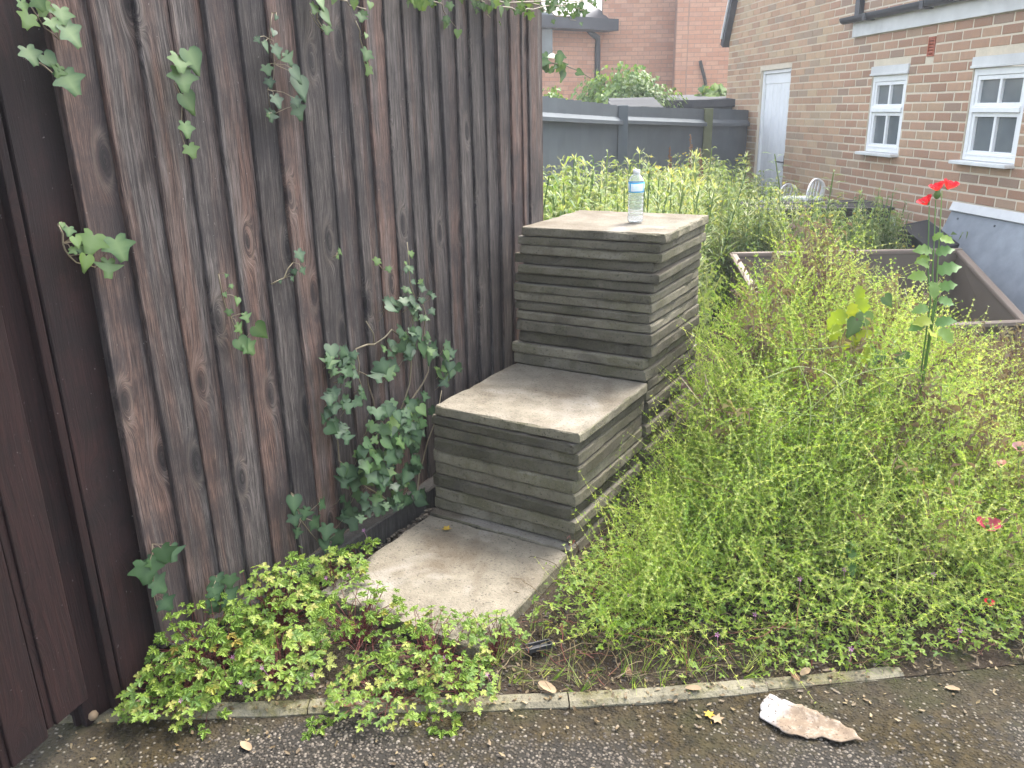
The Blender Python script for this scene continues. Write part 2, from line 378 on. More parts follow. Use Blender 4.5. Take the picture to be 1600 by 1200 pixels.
M['brome'] = leafmat('seeding_grass', [(0, (.11, .065, .06)), (.4, (.19, .135, .105)), (.7, (.27, .225, .13)), (1, (.26, .29, .11))], True, .25)
M['dead'] = leafmat('dead_stalk', [(0, (.06, .04, .02)), (.6, (.13, .09, .048)), (1, (.22, .17, .095))], True, .2)
M['rust'] = leafmat('rusty_seed', [(0, (.16, .07, .035)), (.6, (.26, .13, .07)), (1, (.34, .2, .11))], True, .3)
M['redstem'] = leafmat('red_stem', [(0, (.12, .03, .03)), (1, (.2, .08, .05))], True, .1)
M['vine'] = leafmat('ivy_stem', [(0, (.13, .10, .07)), (1, (.2, .17, .11))], False, .1)
M['poppyleaf'] = leafmat('poppy_leaf', [(0, (.10, .2, .06)), (.6, (.15, .25, .07)), (1, (.2, .3, .06))], False, .4)
M['yellowleaf'] = leafmat('yellow_green_leaf', [(0, (.22, .30, .03)), (1, (.32, .36, .03))], False, .45)
M['petal'] = leafmat('red_petal', [(0, (.55, .012, .03)), (1, (.62, .03, .05))], False, .35, .5, .3)
M['pinkpetal'] = leafmat('faded_pink_petal', [(0, (.42, .05, .09)), (1, (.38, .10, .14))], False, .35)
M['palepetal'] = leafmat('pale_petal', [(0, (.5, .25, .30)), (1, (.55, .38, .42))], False, .35)
M['yflower'] = leafmat('yellow_flower', [(0, (.6, .48, .02)), (1, (.7, .6, .08))], True, .2)
M['pflower'] = leafmat('pink_flower', [(0, (.45, .2, .4)), (1, (.6, .38, .55))], True, .3)
M['dryleaf'] = plain('dry_leaf', (.13, .075, .042), .8, .2, .35, 40, .3)
M['dryleaf2'] = plain('pale_dry_leaf', (.22, .16, .10), .8, .2, .3, 40, .3)
M['yleaf'] = plain('yellow_fallen_leaf', (.33, .22, .03), .7, .2, .3, 50, .2)
def paper_mat():
    t = NT('torn_cardboard'); v = t.coord('Object'); n = t.noise(v, 30, 6, .7); n2 = t.noise(v, 90, 3)
    sx = t.n('ShaderNodeSeparateXYZ'); t.l(v, sx.inputs[0])
    e = t.ramp(t.math('ADD', t.math('MULTIPLY', sx.outputs[0], -6.0), t.math('MULTIPLY', t.noise(v, 12, 4), 1.1)), [(.80, 0.0), (1.0, 1.0)])
    c = t.mix(n, (.105, .074, .05), (.175, .137, .10)); c = t.mix(e, c, (.25, .24, .245))
    c = t.mix(t.ramp(n2, [(.60, 0.0), (.66, .85)]), c, (.05, .038, .026)); c = t.mix(t.ramp(t.noise(v, 55, 6, .8), [(.5, 0.0), (.62, .8)]), c, (.24, .2, .16))
    t.col(c); t.rough(.85); t.spec(.2); t.bump(n, .6, .004); return t.m
M['paper'] = paper_mat()
#--SECTION2
# ================================================================== SETTING
KX = np.array([-6, -.82, -.551, -.268, .026, .312, .524, .709, .883, 1.074, 1.331, 2.0, 9.0])
KY = np.array([-4.7, -1.357, -1.186, -1.004, -.832, -.648, -.5, -.361, -.233, -.086, .121, .66, 6.3])
def kerb_k(x, y): return (y-np.interp(x, KX, KY))*.845
def vnoise(x, y, s, seed=0):
    """cheap smooth noise from a few sines"""
    r = np.random.default_rng(seed); o = np.zeros_like(np.asarray(x, float))
    for i in range(7):
        a = r.uniform(0, 6.28); f = s*r.uniform(.6, 1.9); o = o+np.sin((x*math.cos(a)+y*math.sin(a))*f+r.uniform(0, 6.28))
    return o/7
def soil_z(x, y):
    x = np.asarray(x, float); y = np.asarray(y, float)
    k = kerb_k(x, y)
    z = -.062+.016*vnoise(x, y, 9, 1)+.010*vnoise(x, y, 27, 2)+.006*vnoise(x, y, 70, 3)
    z = z-.03*np.clip((y-2)/3, 0, 1)
    z = z+.016*np.exp(-(np.maximum(np.maximum(-.62-x, x-.02), np.maximum(-.68-y, y-1.25)).clip(0)/.10)**2)
    z = np.minimum(z, -.040)
    kk = np.clip(k/.06, 0, 1); z = z*kk+(-.068)*(1-kk)
    return np.where(k < -.01, -.30, z)
def graded(a, b, lo, hi, step, nfar=10):
    mid = np.arange(lo, hi+1e-6, step)
    l = lo-np.geomspace(step*2, lo-a, nfar)[::-1]; h = hi+np.geomspace(step*2, b-hi, nfar)
    return np.concatenate([l, mid, h])
gx = graded(-70, 70, -1.0, 2.2, .024, 16); gy = graded(-60, 90, -1.65, 2.4, .024, 16)
GX, GY = np.meshgrid(gx, gy, indexing='ij')
GZ = soil_z(GX, GY)
nx, ny = GX.shape
ii = (np.arange(nx-1)[:, None]*ny+np.arange(ny-1)[None]).ravel()
Fq = np.concatenate([np.stack([ii, ii+ny, ii+ny+1], -1), np.stack([ii, ii+ny+1, ii+1], -1)])
ground = link('ground', np_mesh('ground', np.stack([GX, GY, GZ], -1).reshape(-1, 3), Fq, None, M['soil'], smooth=True)); ground['kind'] = 'structure'
def mossy(x, y):
    k = kerb_k(x, y)
    return np.clip(.47+.95*vnoise(x, y, 4.2, 61)+.45*vnoise(x, y, 11, 62)+.55*np.clip((k+.20)/.2, -.5, 1), 0, 1)
# tarmac sheet on the camera's side of the kerb
tx = np.concatenate([np.linspace(-6, -1.2, 12), np.arange(-1.15, 2.1, .03), np.linspace(2.2, 9, 14)])
tk = np.concatenate([np.arange(0, -1.0, -.03), -np.geomspace(1.05, 30, 14)])
TX, TK = np.meshgrid(tx, tk, indexing='ij'); TY = np.interp(TX, KX, KY)+TK/.845
TZ = -.068+.005*vnoise(TX, TY, 6, 5)+.003*vnoise(TX, TY, 25, 6)
TX2 = TX
nx, ny = TX.shape; ii = (np.arange(nx-1)[:, None]*ny+np.arange(ny-1)[None]).ravel()
Fq = np.concatenate([np.stack([ii, ii+ny+1, ii+ny], -1), np.stack([ii, ii+1, ii+ny+1], -1)])
tarmac = link('tarmac', np_mesh('tarmac', np.stack([TX2, TY, TZ], -1).reshape(-1, 3), Fq, mossy(TX, TY).ravel(), M['tarmac'], smooth=True)); tarmac['kind'] = 'structure'

# kerb: bedding strip with separate edging stones on it
def kpt(x, k): return np.array([x-.55*k, np.interp(x, KX, KY)+.835*k])
bed = MB(); xs = np.linspace(-2.2, 3.0, 40); V = []; Fc = []
for x in xs:
    for k, z in ((.002, -.2), (.002, -.064), (.05, -.064), (.05, -.2)):
        p = kpt(x, k); V.append((p[0], p[1], z))
for i in range(len(xs)-1):
    for j in range(3): a = i*4+j; Fc.append((a, a+4, a+5, a+1))
bed.add(V, Fc); kerb = bed.build('kerb', M['soil']); kerb['kind'] = 'structure'
def kerb_stone(x0, x1, dz, dk):
    b = MB(); n = max(6, int((x1-x0)/.035)); V = []; Fc = []
    for i in range(n+1):
        x = x0+(x1-x0)*i/n; e = .0025*math.sin(x*37)+U(-.0015, .0015); e2 = U(-.0015, .0015)
        for k, z in ((-.006+e2+dk, -.11), (-.005+e*.7+dk, -.066+dz), (.008+e*.7+dk, -.057+dz+e*.3), (.042+dk+e2, -.057+dz+e2*.5), (.052+dk, -.066+dz), (.053+dk, -.11)):
            p = kpt(x, k); V.append((p[0], p[1], z))
    for i in range(n):
        for j in range(5): a = i*6+j; Fc.append((a, a+6, a+7, a+1))
    Fc.append(tuple(range(6))); Fc.append(tuple(n*6+j for j in range(6))[::-1])
    b.add(V, [f[::-1] for f in Fc]); return b.build('kerb_stone', M['kerb'], kerb)
for x0, x1, dz, dk in ((-1.75, -.89, 0, 0), (-.887, -.298, .0, .0), (-.295, .295, .0005, .001), (.298, .738, .0015, -.001), (.741, 1.052, -.003, .002), (1.055, 1.62, -.009, .002), (1.63, 2.3, -.010, 0)):
    kerb_stone(x0, x1, dz, dk)

# loose chippings set in the tarmac
def ico():
    bm = bmesh.new(); bmesh.ops.create_icosphere(bm, subdivisions=1, radius=1.0)
    V = np.array([v.co[:] for v in bm.verts]); Fc = np.array([[v.index for v in f.verts] for f in bm.faces]); bm.free()
    return V, Fc, np.zeros(len(V))
ICO = ico()
def scatter_pebbles(name, n, fx, smin, smax, pw=1.4):
    off = []; 
    while len(off) < n:
        p = fx()
        if p is not None: off.append(p)
    off = np.array(off); s = RNG.uniform(smin, smax, n)
    Rm = rotz(RNG.uniform(0, 6.28, n))*s[:, None, None]
    Rm = Rm@(np.eye(3)*np.array([1, .75, .5]))
    V, Fc, T = instance(ICO, Rm, off, RNG.uniform(0, 1, n)**pw)
    o = link(name, np_mesh(name, V, Fc, T, M['pebble'])); o['kind'] = 'stuff'; return o
def f_tar():
    x = U(-1.0, 1.9); k = -abs(U(.02, .8)); y = np.interp(x, KX, KY)+k/.845
    if float(mossy(np.array(x), np.array(y)))+U(-.22, .22) > .5 and random.random() < .97: return None
    return (x, y, -.068+.005*float(vnoise(np.array(x), np.array(y), 6, 5))+.003*float(vnoise(np.array(x), np.array(y), 25, 6)))
scatter_pebbles('tarmac_chippings', 7500, f_tar, .0028, .0070, 1.2)
def f_soil():
    x = U(-.75, 1.5); k = U(.05, .5) if random.random() < .8 else U(.05, 1.6); y = np.interp(x, KX, KY)+k/.845
    if -.6 < x < .0 and y > -.66: return None
    return (x, y, float(soil_z(x, y))+.001)
scatter_pebbles('soil_crumbs', 2600, f_soil, .002, .007, 3.5)
def flake():
    V = np.array([(-1, 0, .1), (-.2, .45, .02), (.9, .15, .16), (.5, -.4, 0), (-.4, -.35, .22)]); return V, np.array([(0, 3, 1), (1, 3, 2), (0, 4, 3)]), np.zeros(5)
def f_lit():
    x = U(-.85, 1.9); k = abs(random.gauss(.06, .16)) if random.random() < .8 else -abs(random.gauss(0, .12)); y = float(np.interp(x, KX, KY))+k/.845
    if -.62 < x < .02 and y > -.67: return None
    return (x, y, float(soil_z(x, y))+.004 if k > .055 else (-.054 if k > 0 else -.062))
off = []
while len(off) < 1500:
    p = f_lit()
    if p is not None: off.append(p)
off = np.array(off); nn_ = len(off); Rm = rotz(RNG.uniform(0, 6.28, nn_))@rotx(RNG.normal(0, .35, nn_))@rotz(RNG.uniform(0, 6.28, nn_))*RNG.uniform(.003, .011, nn_)[:, None, None]
V, Fc, T = instance(flake(), Rm, off, RNG.uniform(0, 1, nn_))
o = link('leaf_litter', np_mesh('leaf_litter', V, Fc, T, M['dead'])); tagp(o, 'crumbs of dead brown leaf scattered along the kerb and soil', 'leaf litter', kind='stuff')
def f_gap():
    y = U(-.6, .3); x = U(-.668, -.612)
    return (x, y, float(soil_z(x, y))+.012)
scatter_pebbles('gravel_by_fence', 260, f_gap, .006, .013)

# ------------------------------------------------------------------ timber fence
FX = -.722
gaps = [-1.124, -1.016, -.906, -.807, -.702, -.592, -.490, -.385, -.276, -.180, -.083, .020, .118, .214, .322, .419, .514, .614, .709, .808, .902, .959, 1.063]
fence = thing('timber_fence', 'weathered red-grey timber fence of overlapping upright boards beside the slab stacks', 'fence', (-.74, 0, -.06))
def feather(y0, y1, ztop, zbot, lip, mat, parent, name='board', x0=FX, off=0.0):
    """feather-edge board: thick edge at y0 (towards the camera), thin edge tucked under the next at y1"""
    b = MB(); n = 9; V = []; Fc = []
    ov = .022; ph = U(0, 6); cup = U(-.0015, .0015)
    for i in range(n+1):
        z = zbot+(ztop-zbot)*i/n; wv = .0022*math.sin(z*3.1+ph)+U(-.0006, .0006); xx = x0+off+.002*math.sin(z*2.3+ph*2)
        for y, x in ((y0+wv, xx-lip-.004), (y0+wv+.001, xx-.0025), (y0+wv+.004, xx), ((y0+y1)/2+wv, xx-lip*.38+cup), (y1+ov+wv*.5, xx-lip*.93), (y1+ov+wv*.5, xx-lip-.006)):
            V.append((x, y, z))
    for i in range(n):
        for j in range(5): a = i*6+j; Fc.append((a, a+1, a+7, a+6))
    Fc.append(tuple(range(6))[::-1]); Fc.append(tuple(n*6+j for j in range(6)))
    b.add(V, Fc)
    return b.build(name, mat, parent, loc=(x0, (y0+y1)/2, zbot))
for i in range(len(gaps)-1):   # boards
    feather(gaps[i]+U(-.002, .002), gaps[i+1], 1.94+U(-.02, .01), .05+U(-.006, .006), U(.0125, .0165) if i else .020, M['wood'], fence, off=U(-.002, .002))
b = MB(); b.box((-.80, 1.10, .93), (.09, .075, 2.04)); b.build('post', M['wood'], fence, .004)
b = MB(); b.box((-.80, -.1, 1.55), (.045, 2.3, .08)); b.build('rail', M['oldwood'], fence)
b = MB(); b.box((-.80, -.1, .35), (.045, 2.3, .08)); b.build('rail', M['oldwood'], fence)
def gravel_board(y0, y1):
    b = MB(); n = 14; V = []; Fc = []
    for i in range(n+1):
        y = y0+(y1-y0)*i/n; e = U(-.003, .003)
        for x, z in ((-.725, -.1), (-.725, .044+e), (-.676+e*.5, .046+e), (-.671+e*.5, .040+e), (-.672, -.1)): V.append((x, y, z))
    for i in range(n):
        for j in range(4): a = i*5+j; Fc.append((a, a+5, a+6, a+1))
    Fc.append(tuple(range(5))); Fc.append(tuple(n*5+j for j in range(5))[::-1])
    b.add(V, [f[::-1] for f in Fc])
    return b.build('gravel_board', M['oldwood'], fence, loc=(-.70, y0, -.06))
gravel_board(-1.10, .02); gravel_board(.025, 1.12)
# brown stained end panel and gate leaf
bf = thing('brown_fence_panel', 'dark brown stained narrow fence panel joining the weathered boards', 'fence', (-.76, -1.2, -.08))
feather(-1.250, -1.135, 1.95, -.075, .026, M['brown'], bf, x0=-.738)
b = MB(); b.box((-.752, -1.266, .93), (.030, .022, 2.02)); b.build('cover_strip', M['brown'], bf, .003, loc=(-.752, -1.266, -.08))
b = MB(); b.box((-.805, -1.305, .93), (.080, .085, 2.03)); b.build('post', M['brown'], bf, .004, loc=(-.805, -1.305, -.08))
b = MB(); b.box((-.795, -1.21, .93), (.012, .30, 2.0)); b.build('backing_board', M['brown'], bf)
gt = thing('brown_gate', 'dark red-brown stained boarded gate at the left edge by the tarmac', 'gate', (-.745, -1.34, .03))
ga = R_(13); gd = np.array([math.sin(ga), -math.cos(ga), 0]); gn = np.array([math.cos(ga), math.sin(ga), 0]); g0 = np.array([-.742, -1.340, 0])
for i in range(5):
    s0 = i*.128+.0; s1 = s0+.122; b = MB(); zb = .03-.045*(s0/.2)*.5
    for (xa, xb, dd) in ((s0, s1-.02, .004), (s1-.02, s1, -.002)):
        c0 = g0+gd*(xa+xb)/2+gn*(-.012+dd/2); b.box((c0[0], c0[1], (1.95+zb)/2), (xb-xa, .022+dd, 1.95-zb), (tuple(gd), tuple(gn), (0, 0, 1)))
    p = g0+gd*(s0+s1)/2; b.build('board', M['brown'], gt, .003, loc=(p[0], p[1], zb))
b = MB(); c0 = g0+gd*.36+gn*(-.032); b.box((c0[0], c0[1], .98), (.74, .012, 1.92), (tuple(gd), tuple(gn), (0, 0, 1))); b.build('backing', M['brown'], gt)
b = MB(); c0 = g0+gd*.32+gn*(-.06); b.box((c0[0], c0[1], 1.5), (.62, .035, .1), (tuple(gd), tuple(gn), (0, 0, 1))); b.build('rail', M['brown'], gt)

# ------------------------------------------------------------------ right-hand house
HN = np.array([-.798, -.603, 0.0]); HU = np.array([.603, -.798, 0.0]); H0 = np.array([-.518, 6.895, 0.0])
def hp(s, d, z): return H0+HU*s+HN*d+np.array([0, 0, z])
AX = (tuple(HU), tuple(HN), (0, 0, 1))
house = thing('brick_house', 'brown brick single-storey house with white door and small white windows', 'house', tuple(hp(0, 0, -.1)))
def hbox(b, s0, s1, d0, d1, z0, z1, mi=0): b.box(hp((s0+s1)/2, (d0+d1)/2, (z0+z1)/2), (s1-s0, d1-d0, z1-z0), AX, mi)
S0, S1, ZB, ZT = -3.2, 3.6, -.15, 3.0
OPEN = [(-2.05, -1.19, -.15, 1.82), (.585, 1.165, .965, 1.745), (2.05, 2.665, .965, 1.745), (1.415, 1.515, 1.78, 1.935)]
wl = MB(); cs = sorted({S0, S1, *[o[0] for o in OPEN], *[o[1] for o in OPEN]})
for a, c in zip(cs[:-1], cs[1:]):
    zz = [ZB]; holes = [o for o in OPEN if o[0] <= a+1e-6 and o[1] >= c-1e-6]
    z = ZB
    for o in sorted(holes, key=lambda q: q[2]):
        if o[2] > z: hbox(wl, a, c, -.24, -.0035, z, o[2])
        z = o[3]
    hbox(wl, a, c, -.24, -.0035, z, ZT)
hbox(wl, S0, S0+.2, -4.0, -.25, ZB, ZT)
wall = wl.build('wall', M['mortar'], house)
BL, BH, J = .212, .062, .013
bricks = []
nz = int((ZT-ZB)/.075)
for r in range(nz):
    z = ZB+r*.075+.005
    s = S0+(-.1125 if r % 2 else 0)
    while s < S1:
        segs = [(max(s, S0+.002), min(s+BL, S1))]
        for o in OPEN:
            if z+BH > o[2]+.005 and z < o[3]-.005:
                ns = []
                for a, c in segs:
                    if c <= o[0] or a >= o[1]: ns.append((a, c)); continue
                    if a < o[0]-.03: ns.append((a, o[0]-.004))
                    if c > o[1]+.03: ns.append((o[1]+.004, c))
                segs = ns
        for a, c in segs:
            if c-a > .03: bricks.append((a, c, z))
        s += BL+J
def vis(p):
    d = p-CAM; zc = d@CF
    if zc < .1: return 0
    x = 800+F_PX*(d@CR)/zc; y = 600-F_PX*(d@CU)/zc
    if -20 < x < 1620 and -20 < y < 480: return F_PX/zc
    return 0
sc = sorted(bricks, key=lambda q: -vis(hp((q[0]+q[1])/2, 0, q[2]))*(1 if q[2] > .28 else .5))
near = sc[:300]; rest = sc[300:]
def brick_box(b, a, c, z, proud): hbox(b, a, c, -.03, proud, z, z+BH)
proto = {}
for a, c, z in near:
    L = round(c-a, 2)
    if L not in proto:
        b = MB(); e = .0035; h = L/2; V = []
        for d, q in ((-.03, 0), (-.004, 0), (0, e)):
            for (ss, zz) in ((-h+q, q), (h-q, q), (h-q, BH-q), (-h+q, BH-q)): V.append(HU*ss+HN*d+np.array([0, 0, zz]))
        Fc = [(8, 9, 10, 11)]+[(i*4+j, i*4+(j+1) % 4, i*4+4+(j+1) % 4, i*4+4+j) for i in (0, 1) for j in range(4)]
        b.add(V, [f[::-1] for f in Fc]); proto[L] = b.mesh('brick', M['brick'])
    o = link('brick', proto[L], wall); o.location = Vector(hp((a+c)/2, U(-.001, .0015), z+U(-.001, .001)))-wpos(wall)
A = Acc(); Vb = []; Fb = []; Tb = []
for a, c, z in rest:
    b = MB(); brick_box(b, a, c, z, U(-.001, .0012)); k = len(Vb)
    Vb += b.v; t = random.random(); Tb += [t]*len(b.v)
    for f in b.f: Fb += [(f[0]+k, f[1]+k, f[2]+k), (f[0]+k, f[2]+k, f[3]+k)]
o = link('brick', np_mesh('brick_far', np.array(Vb)-np.array(wpos(wall)), np.array(Fb), np.array(Tb), M['brick_s']), wall); o['kind'] = 'stuff'

def window(s0, s1, z0, z1):
    fr = MB(); fw = .042; d0, d1 = -.075, -.012
    zt = z0+(z1-z0)*.555        # transom height
    hbox(fr, s0+.004, s0+fw, d0, d1, z0, z1); hbox(fr, s1-fw, s1-.004, d0, d1, z0, z1)
    hbox(fr, s0+fw, s1-fw, d0, d1-.001, z0, z0+.04); hbox(fr, s0+fw, s1-fw, d0, d1-.001, z1-.05, z1)
    hbox(fr, s0+fw, s1-fw, d0, d1+.012, zt-.018, zt+.018)
    w_ = fr.build('window', M['white'], house, .003, loc=hp((s0+s1)/2, 0, z0))
    for (za, zb, ft) in ((z0+.042, zt-.02, .03), (zt+.02, z1-.052, .03)):
        sa, sb = s0+fw+.002, s1-fw-.002; m = MB(); e0, e1 = -.062, -.020
        hbox(m, sa, sa+ft, e0, e1, za, zb); hbox(m, sb-ft, sb, e0, e1, za, zb)
        hbox(m, sa+ft, sb-ft, e0, e1-.001, za, za+ft); hbox(m, sa+ft, sb-ft, e0, e1-.001, zb-ft, zb)
        hbox(m, sa-.004, sb+.004, e1, e1+.012, za-.004, za+.012)
        m.build('sash', M['white'], w_, .002)
        sm = (sa+sb)/2; m = MB(); hbox(m, sm-.013, sm+.013, e0, e1-.002, za+ft, zb-ft); m.build('glazing_bar', M['white'], w_, .002)
        for (pa, pb) in ((sa+ft, sm-.013), (sm+.013, sb-ft)):
            m = MB(); hbox(m, pa, pb, -.050, -.046, za+ft, zb-ft); m.build('pane', M['glass'], w_, loc=hp(pa, 0, za))
    m = MB(); hbox(m, s0-.03, s1+.01, -.07, .075, z0-.030, z0-.003); m.build('sill', M['oldwhite'], w_, .004, loc=hp(s0, 0, z0))
    m = MB(); hbox(m, s0-.012, s1+.02, -.05, .012, z1+.003, z1+.083); hbox(m, s0-.016, s1+.024, .012, .020, z1+.003, z1+.022); m.build('head_board', M['oldwhite'], w_, .003, loc=hp(s0, 0, z1))
    m = MB(); hbox(m, s0+.01, s1-.01, -.16, -.15, z0, z1); m.build('blind', M['greyroof'], w_)
window(.585, 1.165, .995, 1.66); window(2.05, 2.665, .995, 1.66)
# door
dr = MB(); s0, s1, zt = -2.05, -1.19, 1.82
hbox(dr, s0+.004, s0+.05, -.10, -.03, ZB, zt-.004); hbox(dr, s1-.04, s1-.004, -.10, -.03, ZB, zt-.004); hbox(dr, s0+.05, s1-.04, -.10, -.028, zt-.04, zt-.004)
door = dr.build('door', M['white'], house, .003, loc=hp(s0, 0, ZB))
b = MB(); hbox(b, s0+.052, s1-.042, -.082, -.052, zt-.155, zt-.042); b.build('top_rail', M['white'], door, .003)
wd = (s1-.042-s0-.052)/7
for i in range(7):
    a = s0+.052+i*wd; b = MB(); hbox(b, a+.0025, a+wd-.0025, -.085, -.058+U(-.001, .001), ZB+.02, zt-.157); b.build('board', M['white'], door, .003, loc=hp(a, 0, ZB))
b = MB(); p = [hp(s1-.10, -.052, .78), hp(s1-.10, -.012, .78), hp(s1-.20, -.008, .782)]; b.tube(p, .009, 8); b.box(hp(s1-.10, -.053, .78), (.04, .008, .15), AX); b.build('handle', M['lead'], door)
# air brick, fascia, gutter, roof
ab = MB(); s0, s1, z0, z1 = 1.418, 1.512, 1.783, 1.932
hbox(ab, s0, s0+.012, -.04, .006, z0, z1); hbox(ab, s1-.012, s1, -.04, .006, z0, z1); hbox(ab, s0+.012, s1-.012, -.04, .005, z0, z0+.012); hbox(ab, s0+.012, s1-.012, -.04, .005, z1-.012, z1); hbox(ab, s0+.012, s1-.012, -.06, -.02, z0+.012, z1-.012)
abo = ab.build('air_brick', M['terracotta'], house)
for i in range(5):
    b = MB(); z = z0+.018+i*.0235; c = hp((s0+s1)/2, -.008, z+.010); ax3 = (tuple(HU), tuple(HN*.8+np.array([0, 0, .6])), tuple(np.array([0, 0, .8])-HN*.6)); b.box(c, (s1-s0-.024, .022, .012), ax3); b.build('louvre', M['terracotta'], abo)
b = MB(); hbox(b, .19, 4.2, .004, .030, 2.025, 2.185); hbox(b, .185, .205, -.02, .034, 2.022, 2.19); b.build('fascia', M['oldwhite'], house, .003)
b = MB(); gp = []
for i in range(9):
    a = math.pi+math.pi*i/8; gp.append((.075+.05*math.cos(a), 2.20+.052*math.sin(a)))
V = []; Fc = []; ss = np.linspace(.08, 4.2, 12)
for s in ss:
    for (d, z) in gp+[(gp[-1][0]-.004, gp[-1][1])]+[(.075+.045*math.cos(math.pi+math.pi*i/8), 2.203+.047*math.sin(math.pi+math.pi*i/8)) for i in range(8, -1, -1)]:
        V.append(hp(s, d, z))
n = len(V)//len(ss)
for i in range(len(ss)-1):
    for j in range(n-1): Fc.append((i*n+j, i*n+j+1, (i+1)*n+j+1, (i+1)*n+j))
Fc.append(tuple(range(n))); Fc.append(tuple((len(ss)-1)*n+j for j in range(n))); b.add(V, Fc)
gut = b.build('gutter', M['lead'], house)
for s in (.55, 1.45, 2.3, 3.2):
    b = MB(); hbox(b, s-.022, s+.022, .018, .128, 2.143, 2.152); hbox(b, s-.022, s+.022, .122, .132, 2.15, 2.205); b.build('bracket', M['lead'], gut)
b = MB()
for i in range(8):      # overlapping tile courses of the low roof
    z = 2.20+i*.075; d = .06-i*.16
    b.box(hp(2.2, d-.09, z+.03), (3.9, .22, .022), (tuple(HU), tuple(np.array(HN)*.905-np.array([0, 0, .425])), tuple(HN*.425+np.array([0, 0, .905]))))
b.build('roof', M['greyroof'], house)
b = MB(); hbox(b, .22, .30, .0, .05, 2.21, 3.0); b.build('downpipe', M['lead'], house)
b = MB(); p0 = hp(S0-.04, .05, 2.28); 
for (dz, mt) in ((0, 0), (.09, 1)):
    b.box(hp(S0+.12, .03+dz*.2, 2.62+dz), (.95, .10, .10 if mt == 0 else .03), (tuple(HU*.42+np.array([0, 0, .907])), tuple(HN), tuple(np.array([0, 0, .42])-HU*.907)), mt)
b.build('bargeboard', [M['lead'], M['oldwhite']], house)

# ------------------------------------------------------------------ orange brick house far behind
FD = 16.5; FP = CAM+HD*FD; FP[2] = 0
fh = thing('orange_brick_house', 'large orange brick house with brown downpipe behind the grey fence', 'house', (float(FP[0]), float(FP[1]), -.2))
def flat(px, D): 
    d = ray(px, 150); t = D/np.dot(d, HD); p = CAM+d*t; return np.array([p[0], p[1], 0])
def brick_wall(p, q, z0, z1, name='wall', parent=fh, mat=M['brick_o'], mort=M['mortar_d'], course=.075, proud=.003):
    u = (q-p)/np.linalg.norm(q-p); n = np.array([u[1], -u[0], 0]); L = np.linalg.norm(q-p); ax = (tuple(u), tuple(n), (0, 0, 1))
    b = MB(); b.box((p+q)/2-n*.11+np.array([0, 0, (z0+z1)/2]), (L, .22, z1-z0), ax); wo_ = b.build(name, mort, parent)
    Vb = []; Fb = []; Tb = []; r = 0; z = z0
    while z < z1-.02:
        s = -.11 if r % 2 else 0.0
        while s < L:
            a, c = max(s, 0), min(s+.215, L)
            if c-a > .03:
                m = MB(); m.box(p+u*(a+c)/2+n*(proud/2-.01)+np.array([0, 0, z+.0325]), (c-a, .02+proud+U(-.002, .003), .064), ax); k = len(Vb); Vb += m.v; t = random.random(); Tb += [t]*8
                for f in m.f: Fb += [(f[0]+k, f[1]+k, f[2]+k), (f[0]+k, f[2]+k, f[3]+k)]
            s += .225
        z += course; r += 1
    o = link('brick', np_mesh('brick', np.array(Vb)-np.array(wpos(wo_)), np.array(Fb), np.array(Tb), mat), wo_); o['kind'] = 'stuff'
    return wo_
A0 = flat(780, 15.2); A1 = flat(940, 16.6)
brick_wall(A0, A1, -.2, 2.80)
B1 = flat(1052, 16.6); brick_wall(A1, B1, -.2, 6.0)
C0 = flat(1053, 16.0); C1 = flat(1230, 16.0); brick_wall(C0, C1, -.2, 6.0)
brick_wall(B1+HD*.05, C0+HD*.03, -.2, 6.0)
fu = (A1-A0)/np.linalg.norm(A1-A0); fn = np.array([fu[1], -fu[0], 0])
b = MB(); b.box((A0+A1)/2+fn*.16+np.array([0, 0, 2.86]), (np.linalg.norm(A1-A0)+.1, .45, .20), (tuple(fu), tuple(fn), (0, 0, 1)))
b.box((A0+A1)/2-fn*.5+np.array([0, 0, 3.40]), (np.linalg.norm(A1-A0)+.1, 1.9, .08), (tuple(fu), tuple(fn*.8-np.array([0, 0, .6])), tuple(fn*.6+np.array([0, 0, .8]))))
b.build('eaves', M['lead'], fh)
pp = A1-HR*.10-HD*.12
b = MB(); b.tube([pp-HR*.45-HD*.2+np.array([0, 0, 2.92]), pp-HR*.3-HD*.1+np.array([0, 0, 2.84]), pp+np.array([0, 0, 2.66]), pp+np.array([0, 0, 2.5]), pp+np.array([0, 0, -.2])], .055, 8); b.build('downpipe', M['lead'], fh)
wp_ = flat(845, 15.7); b = MB(); b.box(wp_-HD*.06+np.array([0, 0, 2.65]), (.42, .12, .75), (tuple(HR), tuple(HD), (0, 0, 1))); b.build('window', M['glass'], fh)
b = MB(); q0 = flat(1091, 15.95); q1 = flat(1108, 15.95); b.tube([q0+np.array([0, 0, 2.2]), (q0+q1)/2+np.array([0, 0, 1.9]), q1+np.array([0, 0, 1.45])], .03, 6); b.build('pipe', M['oldwood'], fh)

